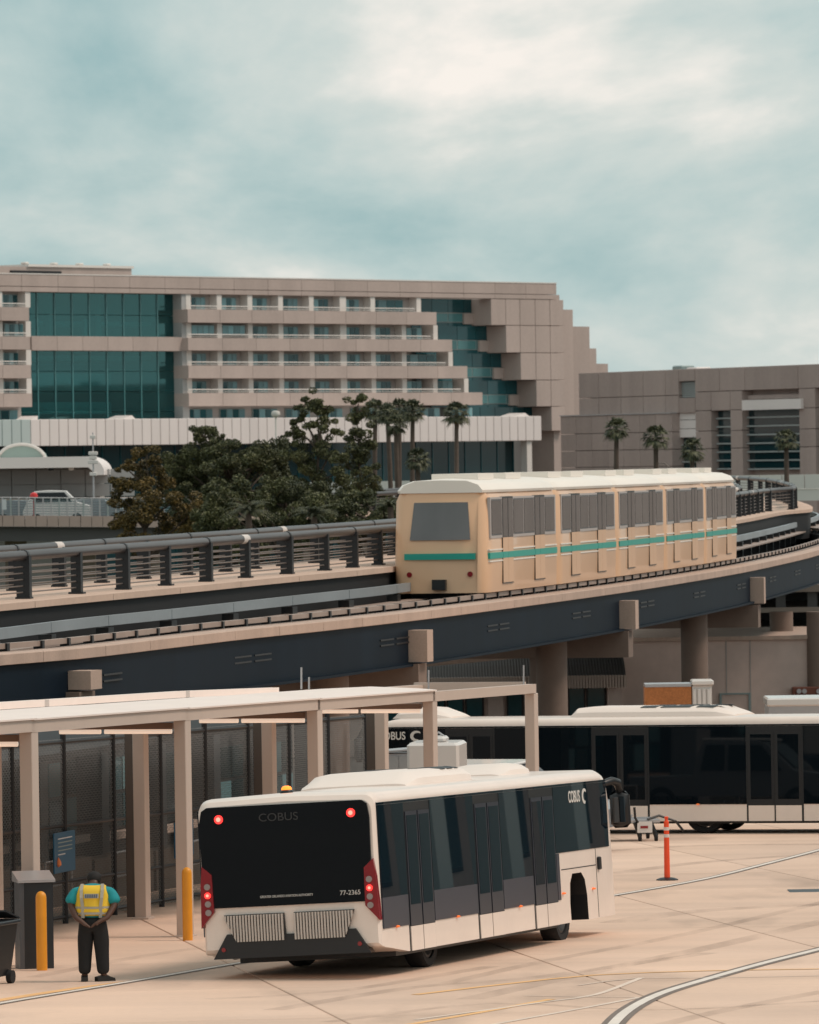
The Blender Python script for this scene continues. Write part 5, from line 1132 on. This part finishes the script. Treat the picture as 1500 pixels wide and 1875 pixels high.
tree('olive brown cypress at the left end of the tree group', 270, 815, 352, [(268, 830, 20, 0), (250, 862, 22, 1), (285, 858, 20, 0), (232, 858, 12, 0), (215, 880, 16, 0), (250, 895, 26, 0), (300, 890, 24, 1), (225, 915, 24, 0), (275, 925, 32, -1), (325, 915, 24, 0), (345, 945, 26, 0), (240, 955, 30, 0), (300, 960, 34, 1), (355, 968, 26, 0), (262, 985, 30, 0)], M['leafo'], .085, 5.2, 1, 'cypress_tree')
tree('broad dark green tree in the middle of the tree group', 425, 790, 372, [(360, 795, 17, 0), (385, 792, 19, 0), (402, 806, 13, 0), (372, 815, 18, 1)] + mass(325, 535, lambda x: (806 + abs(x - 440)*.10, 985), 64, 20, 34, 5), M['leafm'], .085, 5.0, 2, 'oak_tree')
tree('tall feathery dark tree with the highest crown', 582, 716, 366, [(582, 728, 15, 0), (570, 745, 17, 0), (600, 748, 17, 0), (548, 748, 9, 0), (556, 770, 17, 0), (590, 775, 20, 0), (545, 795, 17, 0), (612, 790, 15, 0), (575, 810, 24, 1), (548, 830, 22, 0), (605, 830, 24, 0), (560, 860, 28, 0), (610, 870, 28, 0), (580, 900, 32, 0), (545, 925, 30, 0), (620, 930, 28, 0)], M['leafd'], .085, 4.6, 3, 'feathery_tree')
tree('narrow dark tree just left of the palm cluster', 660, 724, 376, [(658, 735, 15, 0), (668, 752, 15, 0), (650, 765, 16, 0), (662, 790, 20, 0), (640, 800, 14, 0), (675, 815, 17, 0), (655, 830, 24, 0), (635, 850, 18, 0), (672, 860, 22, 0), (655, 890, 28, 0), (690, 905, 22, 0), (640, 920, 28, 0)], M['leafd'], .085, 4.6, 4, 'dark_tree')
tree('low dark shrub tree behind the rail right of the trees', 700, 905, 350, mass(600, 775, lambda x: (897 + max(0, x - 700)*.18, 975), 30, 15, 24, 8), M['leafm'], .085, 4.6, 5, 'shrub_tree')
tree('low dark shrub tree below the broad tree', 520, 900, 346, mass(390, 620, lambda x: (880, 985), 36, 18, 30, 9), M['leafm'], .085, 4.6, 6, 'shrub_tree')
def palm(label, px, ytop, depth, r_px, seed, ybase=None, group='fan palms', drop=1.0):
    rnd = random.Random(seed); base = P(px, 1000, depth); base.z = gz(depth); cz = P(px, ytop + r_px*.8, depth).z - base.z; r = r_px / F * depth
    t = thing('fan_palm', label, 'palm', base, (0, 0, 0), group)
    q = MB(); b = rnd.uniform(-.25, .25); pts = [(b*math.sin(k/9*3), 0, cz*k/9 - (.1 if k == 0 else 0)) for k in range(10)]
    q.path(pts, [.24 - .008*k for k in range(10)], 8); q.build('trunk', M['palmbark'], t, 50)
    top = Vector(pts[-1]); q = MB(); n = 46
    for i in range(n):
        az = i*2.39996 + rnd.uniform(-.2, .2); el = rad(80 - 125*(i/n) + rnd.uniform(-9, 9)); L = r*rnd.uniform(.72, 1.05)
        d = Vector((math.cos(az)*math.cos(el), math.sin(az)*math.cos(el), math.sin(el))); side = d.cross(Vector((0, 0, 1))).normalized() if abs(d.z) < .97 else Vector((1, 0, 0)); up = side.cross(d)
        m1 = top + d*L*.52; q.add([top - side*.02, top + side*.02, m1 + side*.02, m1 - side*.02], [(0, 1, 2, 3)])
        for k in range(9):
            a = rad(-68 + 17*k); e_ = (d*math.cos(a) + side*math.sin(a)).normalized(); wdt = .05*r; s2 = e_.cross(up).normalized()
            mid = m1 + e_*L*.28 - Vector((0, 0, .03*L)); tip = m1 + e_*L*.52 - Vector((0, 0, (.12 + .25*rnd.random())*L*drop))
            q.add([m1, mid + s2*wdt, tip, mid - s2*wdt], [(0, 1, 2, 3)])
    q.build('crown', M['leafp'], t)
    q = MB()
    for i in range(16):
        az = rnd.uniform(0, 6.28); d = Vector((math.cos(az)*.35, math.sin(az)*.35, -1)); s2 = Vector((-math.sin(az), math.cos(az), 0))*.06*r*2; L = r*rnd.uniform(.35, .6)
        q.add([top + s2*.5, top + d*L*.6 + s2, top + d*L, top + d*L*.6 - s2], [(0, 1, 2, 3)])
    q.build('dead_fronds', M['leafo'], t)
for a_ in (('fan palm at the left of the dense palm cluster', 692, 728, 520, 30, 1), ('fan palm second from left in the palm cluster', 712, 738, 512, 27, 2), ('tallest fan palm in the middle of the palm cluster', 736, 727, 530, 29, 3), ('fan palm with full crown at the right of the cluster', 760, 730, 524, 29, 4), ('lower fan palm tucked inside the palm cluster', 728, 760, 508, 25, 5),
           ('short fan palm in front of the dark glass right of the cluster', 766, 818, 505, 30, 6), ('single tall fan palm in front of the white canopy end', 840, 733, 540, 32, 7), ('leftmost fan palm in front of the concrete wing', 1133, 763, 480, 29, 8), ('middle fan palm in front of the concrete wing', 1204, 777, 480, 30, 9), ('low fan palm before the narrow wing window', 1270, 800, 478, 29, 10), ('fan palm in front of the wide wing window', 1443, 784, 482, 28, 11)):
    palm(*a_)
def frond_clump(label, px, py, depth, r_px, seed, n=34):
    rnd = random.Random(seed); base = P(px, py, depth); h0 = base.z - gz(depth); r = r_px / F * depth; base.z = gz(depth)
    t = thing('feather_palm', label, 'palm', base, (0, 0, 0), 'feather palms by the rail')
    q = MB(); q.path([(0, 0, -.1), (.1, 0, h0*.5), (0, 0, h0)], [.22, .2, .16], 8); q.build('trunk', M['palmbark'], t, 50); q = MB(); c = Vector((0, 0, h0))
    for i in range(n):
        az = i*2.39996; el = rad(rnd.uniform(15, 80)); L = r*rnd.uniform(.8, 1.15); d = Vector((math.cos(az), math.sin(az), 0)); pts = []
        for k in range(9): s = k/8; pts.append(c + d*L*s*math.cos(el*(1 - s*.6)) + Vector((0, 0, L*(math.sin(el)*s - .75*s*s*math.cos(el*.5)))))
        for k in range(1, 9):
            tdir = (pts[k] - pts[k-1]).normalized(); side = tdir.cross(Vector((0, 0, 1))).normalized()
            for sgn in (-1, 1):
                for h in (0, .5):
                    b0_ = pts[k-1] + (pts[k] - pts[k-1])*h; tip = b0_ + (side*sgn*.8 + tdir*.6 - Vector((0, 0, .45))).normalized()*L*.24*(1.1 - k/10)
                    q.add([b0_, b0_ + tdir*.06, tip], [(0, 1, 2)])
    q.build('crown', M['leafp'], t)
frond_clump('feathery palm drooping over the rail below the broad tree', 455, 938, 330, 58, 1); frond_clump('feathery palm behind the rail in the middle of the shrubs', 575, 945, 335, 50, 2); frond_clump('small feathery palm at the right end of the shrubs', 715, 928, 340, 40, 3, 26)
# lawn under the trees
q = MB(); q.add([(-60, 312, gz(999) - .05), (20, 312, gz(999) - .05), (60, 600, gz(999) - .05), (-90, 600, gz(999) - .05)], [(0, 1, 2, 3)]); tag(q.build('lawn', M['grass']), None, kind='structure')
# ================================================================== PERSON
def skin(name, m, parent, verts, edges, radii, root=0, sub=2):
    me = bpy.data.meshes.new(name); me.from_pydata(verts, edges, []); o = bpy.data.objects.new(name, me); COL.objects.link(o)
    md = o.modifiers.new('Skin', 'SKIN'); md.use_smooth_shade = True; md.branch_smoothing = .6
    sv = me.skin_vertices[0].data
    for i, r in enumerate(radii): sv[i].radius = r if hasattr(r, '__len__') else (r, r); sv[i].use_root = (i == root)
    s = o.modifiers.new('Sub', 'SUBSURF'); s.levels = sub; s.render_levels = sub
    bpy.context.view_layer.update(); dg = bpy.context.evaluated_depsgraph_get(); nm = bpy.data.meshes.new_from_object(o.evaluated_get(dg)); bpy.data.objects.remove(o)
    nm.materials.clear(); nm.materials.append(m); nm.name = name; return link(name, nm, parent)
p = G(172, 1797); man = thing('person', 'person in yellow safety vest, turquoise shirt and black trousers, seen from behind', 'person', (p.x, p.y, p.z), (0, 0, rad(-4))); man.scale = (1.1, 1.05, .95)
# facing away (+y); x to the right
V = [(0, 0, .98), (0, .0, 1.12), (0, .02, 1.30), (0, .06, 1.46), (0, .12, 1.545), (0, .19, 1.59), (0, .245, 1.625),   # pelvis .. head
     (-.23, .05, 1.44), (-.305, -.02, 1.22), (-.21, -.16, 1.02), (-.08, -.22, .93), (.23, .05, 1.44), (.305, -.02, 1.22), (.21, -.16, 1.02), (.07, -.23, .95),
     (-.10, 0, .92), (-.115, .01, .52), (-.125, -.01, .09), (.10, 0, .92), (.115, .01, .52), (.135, -.01, .09),
     (-.03, -.245, .89), (-.01, -.255, .87), (.02, -.255, .90), (.0, -.265, .875), (-.10, -.245, .90), (.09, -.255, .91),
     (-.125, .13, .045), (.20, .10, .045), (0, .26, 1.60)]
E = [(0,1),(1,2),(2,3),(3,4),(4,5),(5,6),(3,7),(7,8),(8,9),(9,10),(3,11),(11,12),(12,13),(13,14),(0,15),(15,16),(16,17),(0,18),(18,19),(19,20),(10,21),(21,22),(14,23),(23,24),(10,25),(14,26),(17,27),(20,28)]
Rr = [(.15,.12),(.145,.11),(.16,.115),(.14,.10),(.058,.058),(.085,.095),(.07,.08),.066,.052,.042,.036,.066,.052,.042,.036,.095,.065,.045,.095,.065,.045,.018,.012,.018,.012,.015,.015,.035,.035]
skin('body', M['skin'], man, V[:29], E, Rr)
q = MB(); q.lathe((0, 0, 0), [(.02, -.10), (.088, -.05), (.102, .02), (.092, .075), (.05, .112), (.01, .12)], 14); o = q.build('hair', M['hair'], man, 60, (0, .205, 1.62)); o.rotation_euler = (rad(-38), 0, 0)
skin('trousers', M['trouser'], man, [(0, -.01, 1.08), (0, -.01, .94), (-.10, 0, .84), (-.115, .01, .52), (-.125, -.01, .10), (.10, 0, .84), (.115, .01, .52), (.135, -.01, .10)], [(0,1),(1,2),(2,3),(3,4),(1,5),(5,6),(6,7)], [(.225,.19),(.235,.20),(.135,.145),.108,.09,(.135,.145),.108,.09])
skin('shirt', M['shirt'], man, [(0, 0, .98), (0, .0, 1.14), (0, .02, 1.30), (0, .055, 1.46), (0, .10, 1.53), (-.235, .05, 1.44), (-.315, -.01, 1.22), (.235, .05, 1.44), (.315, -.01, 1.22)], [(0,1),(1,2),(2,3),(3,4),(3,5),(5,6),(3,7),(7,8)], [(.20,.155),(.20,.15),(.21,.15),(.18,.125),(.08,.08),.098,.105,.098,.105])
vt = skin('vest', M['vest'], man, [(0, 0, 1.02), (0, .0, 1.14), (0, .015, 1.30), (0, .045, 1.44), (-.19, .045, 1.455), (.19, .045, 1.455)], [(0,1),(1,2),(2,3),(3,4),(3,5)], [(.27,.19),(.28,.19),(.31,.19),(.27,.16),.12,.12])
def vband(z0, z1, rx, ry, cy):
    q = MB(); q.loft([[(rx*math.cos(a), cy + ry*math.sin(a), z) for a in [2*math.pi*k/28 for k in range(28)]] for z in (z0, z1)], caps=False); q.build('reflective_band', M['vestband'], vt, 60)
vband(1.075, 1.11, .248, .172, .0); vband(1.165, 1.20, .258, .172, .004)
for sx in (-1, 1):
    q = MB(); pts = [(sx*.12, -.146, 1.02), (sx*.125, -.152, 1.2), (sx*.14, -.142, 1.34), (sx*.145, -.095, 1.46), (sx*.14, -.01, 1.555)]
    q.loft([[Vector(t_) + Vector((dx, -.004 + dy, 0)) for dx, dy in ((-.022, 0), (.022, 0), (.022, .012), (-.022, .012))] for t_ in pts]); q.build('shoulder_band', M['vestband'], vt)
q = MB(); q.prism([(-.10, -.166, 1.335), (.10, -.166, 1.335), (.10, -.146, 1.405), (-.10, -.146, 1.405)], (0, -.008, 0)); q.build('back_print', M['vestband'], vt)
for k in range(6): q = MB(); x = -.088 + .03*k; q.prism([(x, -.1745, 1.342), (x + .022, -.1745, 1.342), (x + .022, -.157, 1.398), (x, -.157, 1.398)], (0, -.003, 0)); q.build('print_block', M['vestprint'], vt)
for sx, rz in ((-1, 5), (1, -50)):
    q = MB(); q.loft([[(x, -.11, 0), (x, -.11, .075), (x, .02, .10), (x, .10, .07), (x, .17, .045), (x, .18, 0)] for x in (-.045, .045)]); q.build('shoe', M['shoe'], man, 30, (sx*.128, .0, 0)).rotation_euler = (0, 0, rad(rz))
